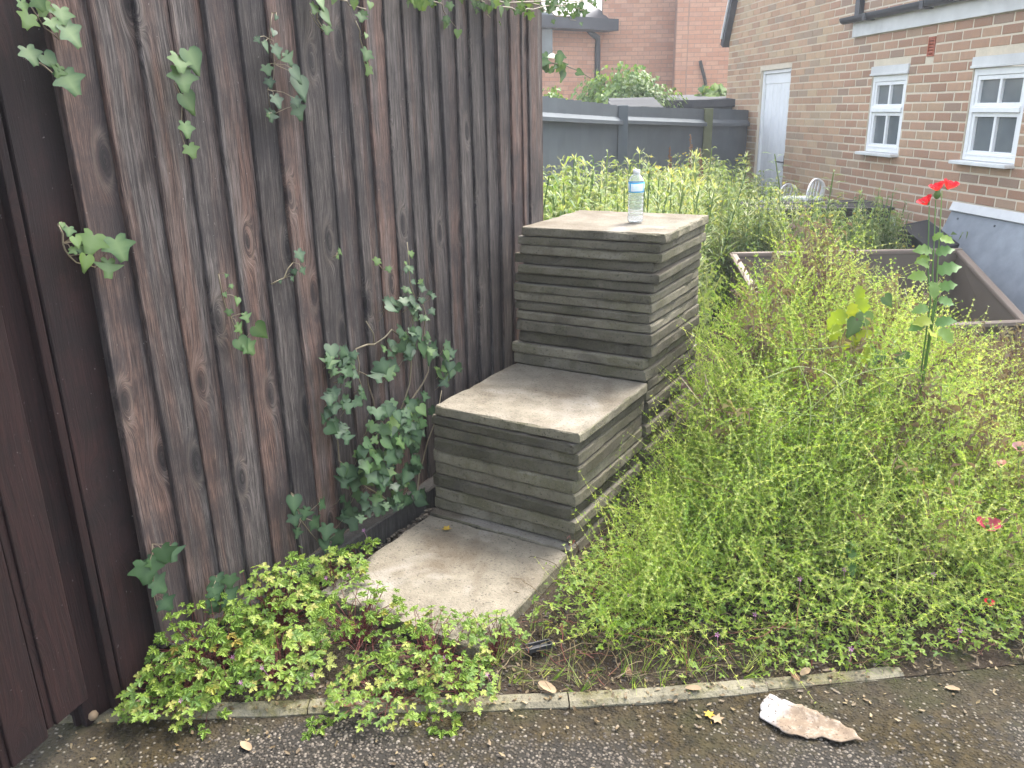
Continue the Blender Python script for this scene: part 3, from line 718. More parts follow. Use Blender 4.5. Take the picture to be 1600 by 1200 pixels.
# ------------------------------------------------------------------ blue-grey garden fence at the back
bfn = thing('garden_fence', 'blue-grey painted close-board garden fence across the back of the plot', 'fence', tuple(map(float, (*flat(975, 8.5)[:2], -.1))))
def fl(px, py, D): return depth(px, py, D)
def gfence(p0, p1, zt0, zt1, zr, boards, lean=0.0):
    u = p1-p0; u = u/np.linalg.norm(u); n = np.array([u[1], -u[0], 0]); L = np.linalg.norm(p1-p0)
    for i in range(boards):
        a, c = L*i/boards, L*(i+1)/boards; zt = zt0+(zt1-zt0)*(i+.5)/boards
        b = MB(); q = p0+u*(a+c)/2; ax = (tuple(u*.995+n*.06), tuple(n-u*.06), (0, 0, 1))
        b.box((q[0], q[1], (zt-.1)/2), ((c-a)*1.06, .014, zt+.1+U(-.006, .006)), ax); b.build('board', M['greyfence'], bfn, loc=(q[0], q[1], -.1))
    for (za, zb) in zr:
        b = MB(); V = []; Fc = []
        for k, (s, z) in enumerate(((0.0, za), (L, zb))):
            q = p0+u*s
            for dn, dz in ((.008, -.04), (.008, .035), (.062, -.005), (.062, -.04)): V.append(q+n*dn+np.array([0, 0, z+dz]))
        Fc = [(0, 1, 5, 4), (1, 2, 6, 5), (2, 3, 7, 6), (3, 0, 4, 7), (0, 3, 2, 1), (4, 5, 6, 7)]
        b.add(V, Fc); b.build('rail', M['greyfence'], bfn)
L0 = fl(780, 140, 6.6); Pm = fl(972, 166, 8.5); P2 = fl(1105, 170, 9.8); P3 = fl(1180, 172, 10.6)
e_ = lambda p: np.array([p[0], p[1], 0])
gfence(e_(L0), e_(Pm), fl(780, 142, 6.6)[2], Pm[2], [(fl(780, 176, 6.6)[2]-.01, fl(972, 189, 8.5)[2]), (.4, .35)], 15)
gfence(e_(Pm), e_(P2), fl(978, 166, 8.5)[2], P2[2], [(fl(980, 187, 8.5)[2], fl(1105, 192, 9.8)[2]), (.35, .35)], 15)
gfence(e_(P2), e_(P3), P2[2], P3[2], [(fl(1105, 191, 9.8)[2], fl(1180, 192, 10.6)[2])], 9)
for (p, mt, h) in ((Pm, 'greyfence', Pm[2]+.01), (P2, 'paperdark', P2[2]+.005)):
    b = MB(); q = e_(p)-HD*.06; b.box((q[0], q[1], (h-.1)/2), (.1, .1, h+.1), (tuple(HR), tuple(HD), (0, 0, 1))); b.build('post', M[mt], bfn, .004)
# neighbour's grey shed top and low tiled roof
ns = thing('grey_shed', 'flat-topped grey shed seen over the garden fence beside the house corner', 'shed', tuple(map(float, (*flat(1110, 11.6)[:2], -.1))))
q0 = flat(1040, 11.6); q1 = flat(1200, 11.6); zt = fl(1100, 152, 11.6)[2]
b = MB(); b.box((q0+q1)/2+HD*.6+np.array([0, 0, (zt-.2)/2]), (np.linalg.norm(q1-q0), 1.2, zt), (tuple(HR), tuple(HD), (0, 0, 1))); b.build('wall', M['greyfence'], ns)
b = MB(); b.box((q0+q1)/2+HD*.58+np.array([0, 0, zt-.045]), (np.linalg.norm(q1-q0)+.1, 1.34, .1), (tuple(HR), tuple(HD*.998+np.array([0, 0, .06])), (0, 0, 1))); b.build('roof', M['greyroof'], ns, .006)
TRZ = -.05
tr = thing('tiled_lean_to', 'low ridged grey tile roof in front of the ivy bush', 'roof', tuple(map(float, (*flat(995, 10.4)[:2], -.1))))
q0 = flat(952, 10.4); q1 = flat(1040, 10.4); zt = fl(1000, 156, 10.4)[2]
b = MB(); b.box((q0+q1)/2+HD*.35+np.array([0, 0, (zt-.25)/2]), (np.linalg.norm(q1-q0), .5, zt+.02), (tuple(HR), tuple(HD), (0, 0, 1))); b.build('wall', M['oldwood'], tr)
for i in range(4):
    b = MB(); b.box((q0+q1)/2+HD*(.09+.12*i)+np.array([0, 0, zt-.115+.035*i]), (np.linalg.norm(q1-q0)*(1.0-.05*i), .16, .035), (tuple(HR), tuple(HD*.96+np.array([0, 0, .28])), tuple(np.array([0, 0, .96])-HD*.28))); b.build('tile_course', M['greyroof'], tr, .004)
#--SECTION3
# ================================================================== SLABS
def slab_mesh(t, seed, round_=0.004, chip=.004, L=.6, W=.6):
    r = random.Random(seed); n = 16; ring = []
    cr = .006+round_*1.5
    pts = []
    cor = [(-L/2, -W/2), (L/2, -W/2), (L/2, W/2), (-L/2, W/2)]
    for k in range(4):
        a = np.array(cor[k]); c = np.array(cor[(k+1) % 4]); u = (c-a)/np.linalg.norm(c-a); nn = np.array([u[1], -u[0]])
        bow = r.uniform(-.0025, .0025)
        for i in range(n):
            s = i/n; q = a+(c-a)*s; e = bow*math.sin(math.pi*s)
            if i == 0: q = q+(u+np.array([-u[1], u[0]]))*cr*.35
            pts.append((q+nn*e, u, nn))
    N = len(pts); V = []; Fc = []; mi = []
    chips = [r.uniform(0, N) for _ in range(9)]
    levels = []
    for lv, (z, ins) in enumerate(((0.002, .003), (.006+r.uniform(0, .002), 0.0), (t-round_-.002, 0.0), (t-.0008, round_))):
        for i, (q, u, nn) in enumerate(pts):
            e = r.uniform(-.0016, .0016); dz = 0
            ch = sum(max(0, 1-abs((i-c+N/2) % N-N/2)/1.3) for c in chips)
            if lv >= 2: e -= ch*chip*(2.2 if lv == 3 else 1.2); dz -= ch*chip*.4*(lv == 2)*2
            if lv == 3: dz += r.uniform(-.0006, .0004)
            p = q-nn*(ins-e); V.append((p[0], p[1], z+dz))
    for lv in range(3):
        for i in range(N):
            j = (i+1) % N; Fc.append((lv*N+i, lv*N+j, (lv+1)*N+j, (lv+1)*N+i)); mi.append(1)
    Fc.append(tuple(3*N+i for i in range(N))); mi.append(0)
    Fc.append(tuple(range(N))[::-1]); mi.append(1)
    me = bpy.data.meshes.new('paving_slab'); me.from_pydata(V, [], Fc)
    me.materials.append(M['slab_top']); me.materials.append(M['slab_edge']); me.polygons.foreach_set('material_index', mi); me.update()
    return me
def slab(cx, cy, z, t, yaw, label, group, seed, **k):
    o = link('paving_slab', slab_mesh(t, seed, **k)); o.location = (cx, cy, z); o.rotation_euler = (0, 0, R_(yaw))
    return tagp(o, label, 'paving slab', group)
ORD = ['topmost', 'second', 'third', 'fourth', 'fifth', 'sixth', 'seventh', 'eighth', 'ninth', 'tenth', 'eleventh', 'twelfth', 'thirteenth', 'fourteenth', 'fifteenth', 'sixteenth', 'seventeenth', 'eighteenth', 'nineteenth', 'twentieth', 'twenty-first', 'twenty-second', 'twenty-third']
GS = 'concrete slabs in the stepped stacks'
slab(-.305, -.352, -.050, .050, .9, 'flat concrete slab lying on the soil as lowest step with a yellow leaf', GS, 1, chip=.006)
slab(-.318, .262, -.050, .048, .3, 'slab bedded in the soil directly under the lower front stack', GS, 2)
slab(-.310, .905, -.050, .048, .6, 'slab bedded in the soil directly under the tall back stack', GS, 3)
FZ = [.420, .381, .343, .297, .243, .193, .143, .095, .045, -.001]
for i in range(9):
    look = {0: 'clean-topped slab forming the tread of the middle step, topmost of the front stack', 3: 'slab with a chipped pale scar, fourth from the top of the front stack',
            6: 'slab with rounded arris, seventh from the top of the front stack'}.get(i, '%s slab from the top of the lower front stack' % ORD[i])
    if i == 8: look = 'lowest slab of the front stack, touching the flat slab on the ground'
    t = FZ[i]-FZ[i+1]-U(.001, .0035)
    slab(-.300+[-.003, -.008, -.008, -.009, -.011, -.012, -.015, -.015, -.018][i]+U(-.006, .006)+(.004 if i == 0 else 0), .298+U(-.008, .006), FZ[i+1]+.0006, t, U(-1.3, 1.3), look, GS, 20+i, round_=.003+(.003 if i in (3, 4, 6) else 0), chip=.005)
BZ = [1.0, .962, .926, .888, .848, .811, .772, .734, .696, .656, .615, .568, .516, .469, .421, .376, .332, .283, .235, .186, .138, .090, .045, -.001]
BXR = [.047, .035, .040, .006, .026, .013, .012, .010, .001, .008, .016, .006, -.016, -.011, -.004, -.012, .004, -.012, .006, -.014, -.004, -.01, -.004]
for i in range(23):
    look = {0: 'pale weathered slab topping the tall back stack under the water bottle', 3: 'shifted slab set back at its right corner, fourth from the top of the back stack',
            4: 'slab sticking out to the right, fifth from the top of the back stack', 12: 'slab sticking out over the middle step, thirteenth from the top of the back stack',
            13: 'slab resting at the level of the middle step, fourteenth from the top of the back stack'}.get(i, '%s slab from the top of the tall back stack' % ORD[i])
    if i == 22: look = 'lowest slab of the tall back stack, down among the weeds'
    t = BZ[i]-BZ[i+1]-U(.001, .004)
    yaw = [3.2, 2.6, 2.4, 1.2, 3.4, 2.0, 1.8, 1.6, .8, 1.4, 1.2, .8, .6, .5][i] if i < 14 else U(-.5, .8)
    y0 = .600 if i not in (12, 13) else .588
    if i >= 14: y0 = .614
    a = R_(yaw); cx = BXR[i]+(-.3*math.cos(a)-.3*math.sin(a)); cy = y0+(-.3*math.sin(a)+.3*math.cos(a))
    if i == 4: cx += .008
    slab(cx+U(-.005, .005), cy+U(-.013, .008), BZ[i+1]+.0006, t, yaw, look, GS, 60+i, round_=.003+(.004 if i in (8, 11, 12, 9) else 0), chip=.006)

# ------------------------------------------------------------------ bottle
bp = onz(992.5, 347.5, 1.0); bt = thing('water_bottle', 'clear plastic water bottle with blue label standing on the top slab', 'bottle', (float(bp[0]), float(bp[1]), 1.0))
R0 = .0315
pr = [(.004, .004), (.022, .0015), (.028, .003), (R0, .010)]
for i in range(6):
    z = .018+i*.015; pr += [(R0, z), (R0, z+.008), (R0-.0022, z+.0105), (R0-.0022, z+.0125)]
pr += [(R0, .112), (R0, .118), (R0-.0008, .120), (R0-.0008, .158), (R0, .160), (.0305, .163), (.0275, .170), (.0215, .180), (.0155, .187), (.0132, .190), (.0132, .196)]
b = MB(); b.lathe(pr+[(.0122, .196), (.0122, .190)]+[(max(r-.0012, .001), z+.0008) for (r, z) in reversed(pr[:-2])], (bp[0], bp[1], 1.0), 28); b.build('body', M['pet'], bt)
b = MB(); b.lathe([(R0+.0002, .1195), (R0+.0004, .1197), (R0+.0004, .1583), (R0+.0002, .1585)], (bp[0], bp[1], 1.0), 32); lo = b.build('label', M['label'], bt)
b = MB(); b.lathe([(.0005, .2065), (.0125, .2065), (.0138, .205), (.0138, .193), (.0134, .1925)], (bp[0], bp[1], 1.0), 24); b.build('cap', M['white'], bt)

# ------------------------------------------------------------------ brown open box
rim = [onz(1142, 396, .45), onz(1500, 389.5, .45), onz(1606, 503, .20), onz(1215, 520, .20)]
bx = thing('brown_planter_box', 'large brown open-topped box with a flat rim, half filled with weeds', 'planter box', tuple(map(float, (*(sum(rim)/4)[:2], -.1))))
cen = sum(rim)/4
def wallpanel(a, c, name):
    u = (c-a); u = u/np.linalg.norm(u); inn = cen-(a+c)/2; inn[2] = 0; inn = inn-u*np.dot(inn, u); inn = inn/np.linalg.norm(inn)
    b = MB(); V = []
    for p in (a, c):
        for dn, z in ((.012, p[2]-.015), (.030, p[2]-.015), (.075, -.075), (.050, -.075)): q = p+inn*dn; V.append((q[0], q[1], z))
    Fc = [(0, 1, 5, 4), (1, 2, 6, 5), (2, 3, 7, 6), (3, 0, 4, 7), (0, 3, 2, 1), (4, 5, 6, 7)]
    b.add(V, Fc); b.build(name, M['brownplastic'], bx)
    b = MB(); V = []
    for p, e in ((a, -1), (c, 1)):
        for dn, dz in ((-.012, -.018), (-.012, .004), (.004, .010), (.034, .008), (.038, -.002), (.038, -.018)):
            q = p+inn*dn+u*e*.0; V.append((q[0], q[1], p[2]+dz))
    Fc = [(j, (j+1) % 6, 6+(j+1) % 6, 6+j) for j in range(6)]+[tuple(range(6))[::-1], tuple(range(6, 12))]
    b.add(V, Fc); b.build('rim', M['brownrim'], bx, .002)
for i in range(4): wallpanel(rim[i], rim[(i+1) % 4], 'side_panel')
# ------------------------------------------------------------------ dark weathered bench behind it
Db = 6.45
tR = depth(1397, 324, Db); tL = depth(1175, 330, Db+.05); zt = float(tR[2])
tb = thing('old_work_table', 'dark weathered slatted table overgrown with weeds behind the brown box', 'table', tuple(map(float, (*((tR+tL)/2)[:2], -.1))))
u = tR-tL; u[2] = 0; Lb = np.linalg.norm(u); u = u/Lb; n = np.array([-u[1], u[0], 0]); ax = (tuple(u), tuple(n), (0, 0, 1)); c0 = (tR+tL)/2; c0[2] = 0
for i in range(5):
    b = MB(); q = c0+n*(.06+i*.115)+np.array([0, 0, zt-.012+U(-.004, .004)]); b.box(q, (Lb+U(-.03, .03), .10, .024), (tuple(u*.9998+n*U(-.015, .015)), tuple(n), (0, 0, 1))); b.build('slat', M['oldwood'], tb, .003)
b = MB(); b.box(c0+n*.03+np.array([0, 0, zt-.085]), (Lb-.08, .025, .11), ax); b.build('apron', M['oldwood'], tb)
b = MB(); b.box(c0+n*.04+np.array([0, 0, zt-.25]), (Lb-.08, .02, .215), ax); b.build('apron', M['oldwood'], tb)
for s in (-1, 1):
    for dn in (.045, .50):
        b = MB(); b.box(c0+u*s*(Lb/2-.05)+n*dn+np.array([0, 0, (zt-.026-.1)/2]), (.075, .065, zt-.026+.1), ax); b.build('leg', M['oldwood'], tb, .004)
pv = thing('white_pipe', 'short white plastic pipe end beside the dark table leg', 'pipe', tuple(map(float, depth(1397, 345, 6.5))))
b = MB(); p = depth(1396, 340, 6.5); b.tube([p+np.array([-.03, 0, 0]), p+np.array([0, 0, 0]), p+np.array([.02, 0, -.05]), np.array([p[0]+.02, p[1], -.09])], .016, 8); b.build('tube', M['oldwhite'], pv)
# ------------------------------------------------------------------ white plastic chairs
def chair(px, py, D, yaw, label):
    p = depth(px, py, D); zt = p[2]; org = np.array([p[0], p[1], -.1])
    ch = thing('garden_chair', label, 'chair', tuple(map(float, org)), 'white plastic garden chairs')
    c, s_ = math.cos(R_(yaw)), math.sin(R_(yaw)); ux = np.array([c, s_, 0]); uy = np.array([-s_, c, 0]); h = zt+.1
    def P3(x, y, z): return org+ux*x+uy*y+np.array([0, 0, z])
    # back: rounded shell with five slots, curved; columns between the slots
    W = .19; zs = np.linspace(h-.40, h, 13); cols = [(-1, -.80), (-.64, -.44), (-.30, -.10), (.06, .24), (.38, .56), (.72, 1.0)]
    def half(z): 
        q = (z-(h-.40))/.40; return W*(.78+.30*math.sin(min(1, q*1.15)*math.pi*.72)) * (1 if q < .72 else math.sqrt(max(0.02, 1-((q-.72)/.285)**2)))
    b = MB()
    for (a, e) in cols:
        V = []; Fc = []
        for z in zs:
            hw = half(z); xa = max(-hw, a*W*1.05) if a > -1 else -hw; xe = min(hw, e*W*1.05) if e < 1 else hw
            if xe < xa: xa = xe = (xa+xe)/2; xa = max(-hw, min(hw, xa)); xe = xa
            for x in (xa, xe):
                yy = -.30*x*x*2-.12*(z-(h-.40)); V += [P3(x, yy, z), P3(x, yy-.006, z)]
        k = len(zs)
        for i in range(k-1):
            o = i*4; Fc += [(o, o+2, o+6, o+4), (o+1, o+5, o+7, o+3), (o, o+4, o+5, o+1), (o+2, o+3, o+7, o+6)]
        b.add(V, Fc, 0, True)
    V = []; Fc = []
    for i in range(33):      # solid border round the back
        t = -1+2*i/32; an = math.pi*(.5-t*.62); 
        q = np.array([math.cos(an), math.sin(an)]); z = h-.19+.19*q[1] if q[1] > -.2 else h-.4
        x = half(max(h-.40, min(h-.001, z)))*(1 if t > 0 else -1) if abs(t) > .35 else t/.35*half(h-.19+.19*math.sin(math.pi*(.5-.35*.62)))
        for kx, dz in ((1.0, 0), (.84, -.02)):
            yy = -.60*(x*kx)**2-.12*(z+dz-(h-.40)); V += [P3(x*kx, yy+.002, z+dz), P3(x*kx, yy-.009, z+dz)]
    for i in range(32):
        o = i*4; Fc += [(o, o+2, o+6, o+4), (o+1, o+5, o+7, o+3), (o, o+4, o+5, o+1), (o+2, o+3, o+7, o+6)]
    b.add(V, Fc, 0, True)
    b.build('backrest', M['white'], ch)
    b = MB(); V = []; Fc = []
    for i in range(8):
        for j in range(8):
            x = -.23+.46*i/7; y = .02+.42*j/7; z = h-.44-.012*math.sin(math.pi*i/7)-.008*math.sin(math.pi*j/7); V.append(P3(x, y, z))
    for i in range(7):
        for j in range(7): a = i*8+j; Fc.append((a, a+8, a+9, a+1))
    b.add(V, Fc, 0, True); so_ = b.build('seat', M['white'], ch); md = so_.modifiers.new('solid', 'SOLIDIFY'); md.thickness = .012
    for sx in (-1, 1):
        b = MB(); b.tube([P3(sx*.235, -.02, h-.20), P3(sx*.262, .10, h-.205), P3(sx*.265, .30, h-.215), P3(sx*.258, .40, h-.24), P3(sx*.255, .42, h-.45)], [.018, .024, .026, .022, .018], 8); b.build('armrest', M['white'], ch)
        for (y, e) in ((.40, .03), (.0, -.05)):
            b = MB(); b.tube([P3(sx*.225, y, h-.445), P3(sx*.25, y+e, 0.0)], [.024, .015], 8); b.build('leg', M['white'], ch)
chair(1266, 278, 7.1, 80, 'white plastic garden chair with slotted back beside the dark table')
chair(1224, 286, 8.3, 75, 'white plastic garden chair half hidden in weeds by the white door')
# ------------------------------------------------------------------ board leaning on the house, black lid
pt0 = onpl(1488, 330, hp(0, .06, 0), HN); s_l = float((pt0-H0)@HU); zt = float(pt0[2]); 
lb = thing('leaning_board', 'blue-grey sheet board leaning on the house wall under the window', 'board', tuple(map(float, hp(s_l+.8, .5, -.1))))
dnn = np.array(HN)*.28; foot = np.array([0, 0, -.09-zt]); sv = dnn+foot; Ls = np.linalg.norm(sv); sv = sv/Ls; up = np.cross(HU, sv); up = up/np.linalg.norm(up); up = up if up[2] > 0 else -up
mid = hp(s_l+.80, .06, zt)
b = MB(); b.box(mid+sv*Ls/2, (1.6, Ls, .018), (tuple(HU), tuple(sv), tuple(up))); b.build('sheet', M['blueboard'], lb, .002)
b = MB(); b.box(mid-sv*.035+up*.012, (1.62, .07, .035), (tuple(HU), tuple(sv), tuple(up))); b.build('top_batten', M['oldwhite'], lb, .003)
b = MB(); b.box(mid-HU*.80+sv*Ls/2-up*.03, (.025, Ls, .04), (tuple(HU), tuple(sv), tuple(up))); b.build('side_batten', M['oldwood'], lb, .003)
for k in (.12, .55, 1.0):
    b = MB(); q = mid-HU*.8+HU*k+sv*.05+up*.010; b.box(q, (.014, .014, .006), (tuple(HU), tuple(sv), tuple(up))); b.build('nail', M['lead'], lb)
bl = depth(1468, 376, 6.05)
lid = thing('black_crate', 'black plastic crate lying tilted between the brown box and the leaning board', 'crate', tuple(map(float, (bl[0], bl[1], -.1))))
a1 = HR*.93+np.array([0, 0, .10])+HD*.3; a1 = a1/np.linalg.norm(a1); a2 = HD*.86-HR*.3+np.array([0, 0, .42]); a2 = a2-a1*np.dot(a1, a2); a2 = a2/np.linalg.norm(a2); a3 = np.cross(a1, a2)
axl = (tuple(a1), tuple(a2), tuple(a3))
b = MB(); b.box(bl+a2*.10-a3*.02, (.25, .34, .014), axl); b.build('base', M['black'], lid, .004)
for s in (-1, 1):
    b = MB(); b.box(bl+a2*.10+a1*s*.125-a3*.07, (.014, .34, .12), axl); b.build('side_panel', M['black'], lid, .003)
    b = MB(); b.box(bl+a2*(.10+s*.17)-a3*.07, (.25, .014, .12), axl); b.build('side_panel', M['black'], lid, .003)
bl2 = depth(1462, 384, 6.15); b = MB(); b.box((bl2[0], bl2[1], (bl2[2]-.1)/2), (.22, .2, bl2[2]+.1), (tuple(HR), tuple(HD), (0, 0, 1))); b.build('stand', M['black'], lid, .004)

# ------------------------------------------------------------------ litter near the kerb
# torn cardboard
pts = [(1192, 1096), (1203, 1091), (1218, 1097), (1250, 1108), (1282, 1122), (1312, 1131), (1330, 1143), (1350, 1158), (1336, 1157), (1322, 1160), (1313, 1163), (1298, 1158), (1284, 1153), (1262, 1155), (1248, 1151), (1222, 1145), (1200, 1131), (1187, 1123), (1188, 1108)]
W3 = np.array([onz(x, y, -.062) for x, y in pts])[:, :2]; pc = W3.mean(0)
axl_ = onz(1350, 1158, -.085)[:2]-onz(1192, 1105, -.085)[:2]; axl_ = axl_/np.linalg.norm(axl_); ayl = np.array([-axl_[1], axl_[0]])
loc = np.stack([(W3-pc)@axl_, (W3-pc)@ayl], -1)
def inside(p, poly):
    x, y = p; c = False; j = len(poly)-1
    for i in range(len(poly)):
        if (poly[i][1] > y) != (poly[j][1] > y) and x < (poly[j][0]-poly[i][0])*(y-poly[i][1])/(poly[j][1]-poly[i][1]+1e-12)+poly[i][0]: c = not c
        j = i
    return c
bm = bmesh.new(); vs_ = [bm.verts.new((p[0], p[1], 0)) for p in loc]; f = bm.faces.new(vs_)
bmesh.ops.triangulate(bm, faces=[f]); 
for _ in range(4): bmesh.ops.subdivide_edges(bm, edges=[e for e in bm.edges if e.calc_length() > .014], cuts=1, use_grid_fill=True); bmesh.ops.triangulate(bm, faces=bm.faces[:])
for v in bm.verts:
    x, y = v.co.x, v.co.y
    v.co.z = .010+.010*float(vnoise(np.array(x), np.array(y), 42, 21))+.006*float(vnoise(np.array(x), np.array(y), 120, 22))+.25*max(0, y-.018)
    if v.is_boundary: v.co.x += U(-.0025, .0025); v.co.y += U(-.0025, .0025)
me = bpy.data.meshes.new('torn_cardboard'); bm.to_mesh(me); bm.free(); me.materials.append(M['paper']); me.polygons.foreach_set('use_smooth', [True]*len(me.polygons))
po = link('torn_cardboard', me); po.location = (pc[0], pc[1], -.070); po.rotation_euler = (0, 0, math.atan2(axl_[1], axl_[0])); md = po.modifiers.new('solid', 'SOLIDIFY'); md.thickness = .0025
tagp(po, 'torn dirty piece of cardboard lying on the tarmac beside the kerb', 'cardboard')
# black plastic scraps
q = onz(843, 1022, -.05)
def scrap(px, py, L, W_, yaw, pitch, label):
    p = onz(px, py, -.052); c, s_ = math.cos(R_(yaw)), math.sin(R_(yaw)); u = np.array([c*math.cos(pitch), s_*math.cos(pitch), math.sin(pitch)]); v = np.array([-s_, c, 0]); n_ = np.cross(u, v)
    b = MB(); cc = p+np.array([0, 0, .012+abs(math.sin(pitch))*L/2]); b.box(cc, (L, W_, .004), (tuple(u), tuple(v), tuple(n_)))
    for s in (-1, 1): b.box(cc+v*s*(W_/2-.002)+n_*.006, (L, .004, .012), (tuple(u), tuple(v), tuple(n_)))
    b.box(cc+u*(L/2-.003)+n_*.006, (.006, W_-.008, .012), (tuple(u), tuple(v), tuple(n_)))
    o = b.build('plastic_clip', M['black'], None, .001, loc=p); return tagp(o, label, 'plastic scrap', 'scraps of black plastic on the soil')
scrap(842, 1020, .085, .030, 62, -.15, 'black plastic clip on the soil just in front of the flat slab corner')
scrap(1098, 994, .055, .024, 115, .5, 'black plastic fragment stuck in the soil among weeds near the kerb')
# fallen leaves
def drop_leaf(px, py, z, size, mat, label, rz, lobed=False, curl=.25):
    p = onz(px, py, z); b = MB(); n = 12; V = [(0, 0, .004)]; 
    for i in range(n):
        a = 2*math.pi*i/n; r = size*(.5 if not lobed else (.5 if i % 2 == 0 else .26)); x = r*math.cos(a)*(1.0 if lobed else 1.25); y = r*math.sin(a)*(1.0 if lobed else .62)
        V.append((x, y, .003+curl*abs(y)*1.1+curl*.35*max(0, x)+U(0, .003)))
    V.append((-size*.95, 0, .003)); V.append((-size*.95, .0015, .003))
    Fc = [(0, 1+i, 1+(i+1) % n) for i in range(n)]+[(1+n//2, n+1, n+2)]
    c, s_ = math.cos(rz), math.sin(rz); b.add([(p[0]+x*c-y*s_, p[1]+x*s_+y*c, p[2]+h) for x, y, h in V], Fc, 0, True)
    o = b.build('fallen_leaf', M[mat], None, loc=p); return tagp(o, label, 'fallen leaf', 'dead leaves lying about')
drop_leaf(698, 828, .001, .040, 'yleaf', 'yellow lobed fallen leaf lying on the lowest concrete slab', .6, True)
drop_leaf(1108, 1119, -.066, .032, 'yleaf', 'small yellow leaf on the tarmac left of the torn cardboard', 2.1, True)
drop_leaf(855, 1076, -.052, .050, 'dryleaf2', 'curled tan leaf on the soil behind the kerb near the black clip', 2.9)
drop_leaf(1083, 1078, -.055, .034, 'dryleaf2', 'small pale curled leaf beside the kerb left of the cardboard', .4)
drop_leaf(982, 1052, -.05, .030, 'dryleaf', 'small brown leaf on the bare soil patch', 2.2)
drop_leaf(1258, 1052, -.05, .034, 'dryleaf2', 'cream dead leaf behind the kerb above the cardboard', 1.2)
drop_leaf(1242, 1059, -.05, .03, 'dryleaf', 'red-brown dead leaf tucked behind the kerb above the cardboard', 2.4)
drop_leaf(1488, 1078, -.066, .030, 'dryleaf2', 'pale leaf on the mossy tarmac at the right edge', .2)
drop_leaf(385, 1168, -.067, .034, 'dryleaf2', 'pale thin leaf on the mossy tarmac at the lower left', 3.0)
drop_leaf(648, 775, -.02, .060, 'dryleaf2', 'large tan curled leaf caught in the ivy beside the front stack', 1.4, False, .6)
drop_leaf(636, 790, -.03, .045, 'dryleaf', 'brown crumpled leaf at the ivy foot beside the front stack', .2, False, .6)
drop_leaf(540, 1102, -.05, .05, 'dryleaf', 'red-brown dry leaf under the herbs just behind the kerb', .3)
drop_leaf(1120, 1126, -.066, .04, 'dryleaf2', 'torn pale leaf on the tarmac close to the cardboard', 2.6, True)
st = thing('small_stone', 'small round tan stone by the gate foot on the kerb end', 'stone', tuple(map(float, onz(145, 1118, -.055))))
b = MB(); c0 = onz(145, 1118, -.045); b.lathe([(.0005, .014), (.010, .011), (.014, 0), (.010, -.009), (.0005, -.012)], c0, 10); b.build('stone', M['dryleaf2'], st)
# snail shells / bark curl hanging on the brown boards
#--SECTION4
# ================================================================== VEGETATION
def leaf_mesh(name, half, mids, fold, droop, mat, tipz=0.0):
    """leaf in XY, petiole at the origin, tip towards -Y, normal +Z; half = right outline from base to tip, mids = y of midrib points"""
    V = []; Fc = []; vein = []
    mid = [half[0][1]]+list(mids)+[half[-1][1]]
    mi = []
    for y in mid: mi.append(len(V)); V.append((0, y, -.10*droop*y*y)); vein.append(1.0)
    for sgn in (1, -1):
        idx = []
        for (x, y) in half[1:-1]:
            r = math.hypot(x, y); idx.append(len(V)); V.append((sgn*x, y, fold*x-droop*(r*r)*.35)); vein.append(0.0)
        seq = [mi[0]]+idx+[mi[-1]]
        # connect to nearest midrib points
        j = 0
        for a, b_ in zip(seq[:-1], seq[1:]):
            yb = V[b_][1]
            while j < len(mi)-1 and abs(V[mi[j+1]][1]-yb) < abs(V[mi[j]][1]-yb):
                if mi[j+1] != b_ and a not in (mi[j], mi[j+1]): Fc.append((a, mi[j], mi[j+1]) if sgn < 0 else (a, mi[j+1], mi[j]))
                j += 1
            if mi[j] not in (a, b_): Fc.append((a, mi[j], b_) if sgn < 0 else (a, b_, mi[j]))
    me = bpy.data.meshes.new(name); me.from_pydata(V, [], Fc); me.materials.append(mat)
    at = me.attributes.new('vein', 'FLOAT', 'POINT'); at.data.foreach_set('value', vein)
    me.polygons.foreach_set('use_smooth', [True]*len(Fc)); me.update(); return me
IV1 = [(0, 0), (.10, .12), (.26, .17), (.40, .10), (.33, -.06), (.58, -.20), (.62, -.27), (.34, -.38), (.24, -.52), (.13, -.78), (0, -1.0)]
IV2 = [(0, 0), (.12, .13), (.32, .14), (.45, 0), (.48, -.2), (.36, -.42), (.2, -.66), (.08, -.88), (0, -1.0)]
IV3 = [(0, 0), (.08, .1), (.22, .12), (.30, .02), (.26, -.12), (.66, -.12), (.40, -.34), (.20, -.46), (.16, -.75), (0, -1.05)]
MIDS = [-.12, -.3, -.5, -.75]
ivyL = {m_: [leaf_mesh('leaf', h, MIDS, f_, d_, M[m_]) for h, f_, d_ in ((IV1, .22, .5), (IV2, .30, .6), (IV3, .18, .45), (IV1, -.05, .8))] for m_ in ('ivy', 'ivy_pale')}
def put_leaf(parent, me, p, tip, nrm, size, name='leaf', org=None):
    tip = np.asarray(tip, float); nrm = np.asarray(nrm, float)
    y = -tip/np.linalg.norm(tip); z = nrm-y*np.dot(nrm, y); z = z/np.linalg.norm(z); x = np.cross(y, z)
    o = link(name, me, parent); l = np.asarray(p)-np.array(org if org is not None else wpos(parent))
    o.matrix_local = Matrix(((x[0]*size, y[0]*size, z[0]*size, l[0]), (x[1]*size, y[1]*size, z[1]*size, l[1]), (x[2]*size, y[2]*size, z[2]*size, l[2]), (0, 0, 0, 1)))
    return o
PXM = 1/1277.3
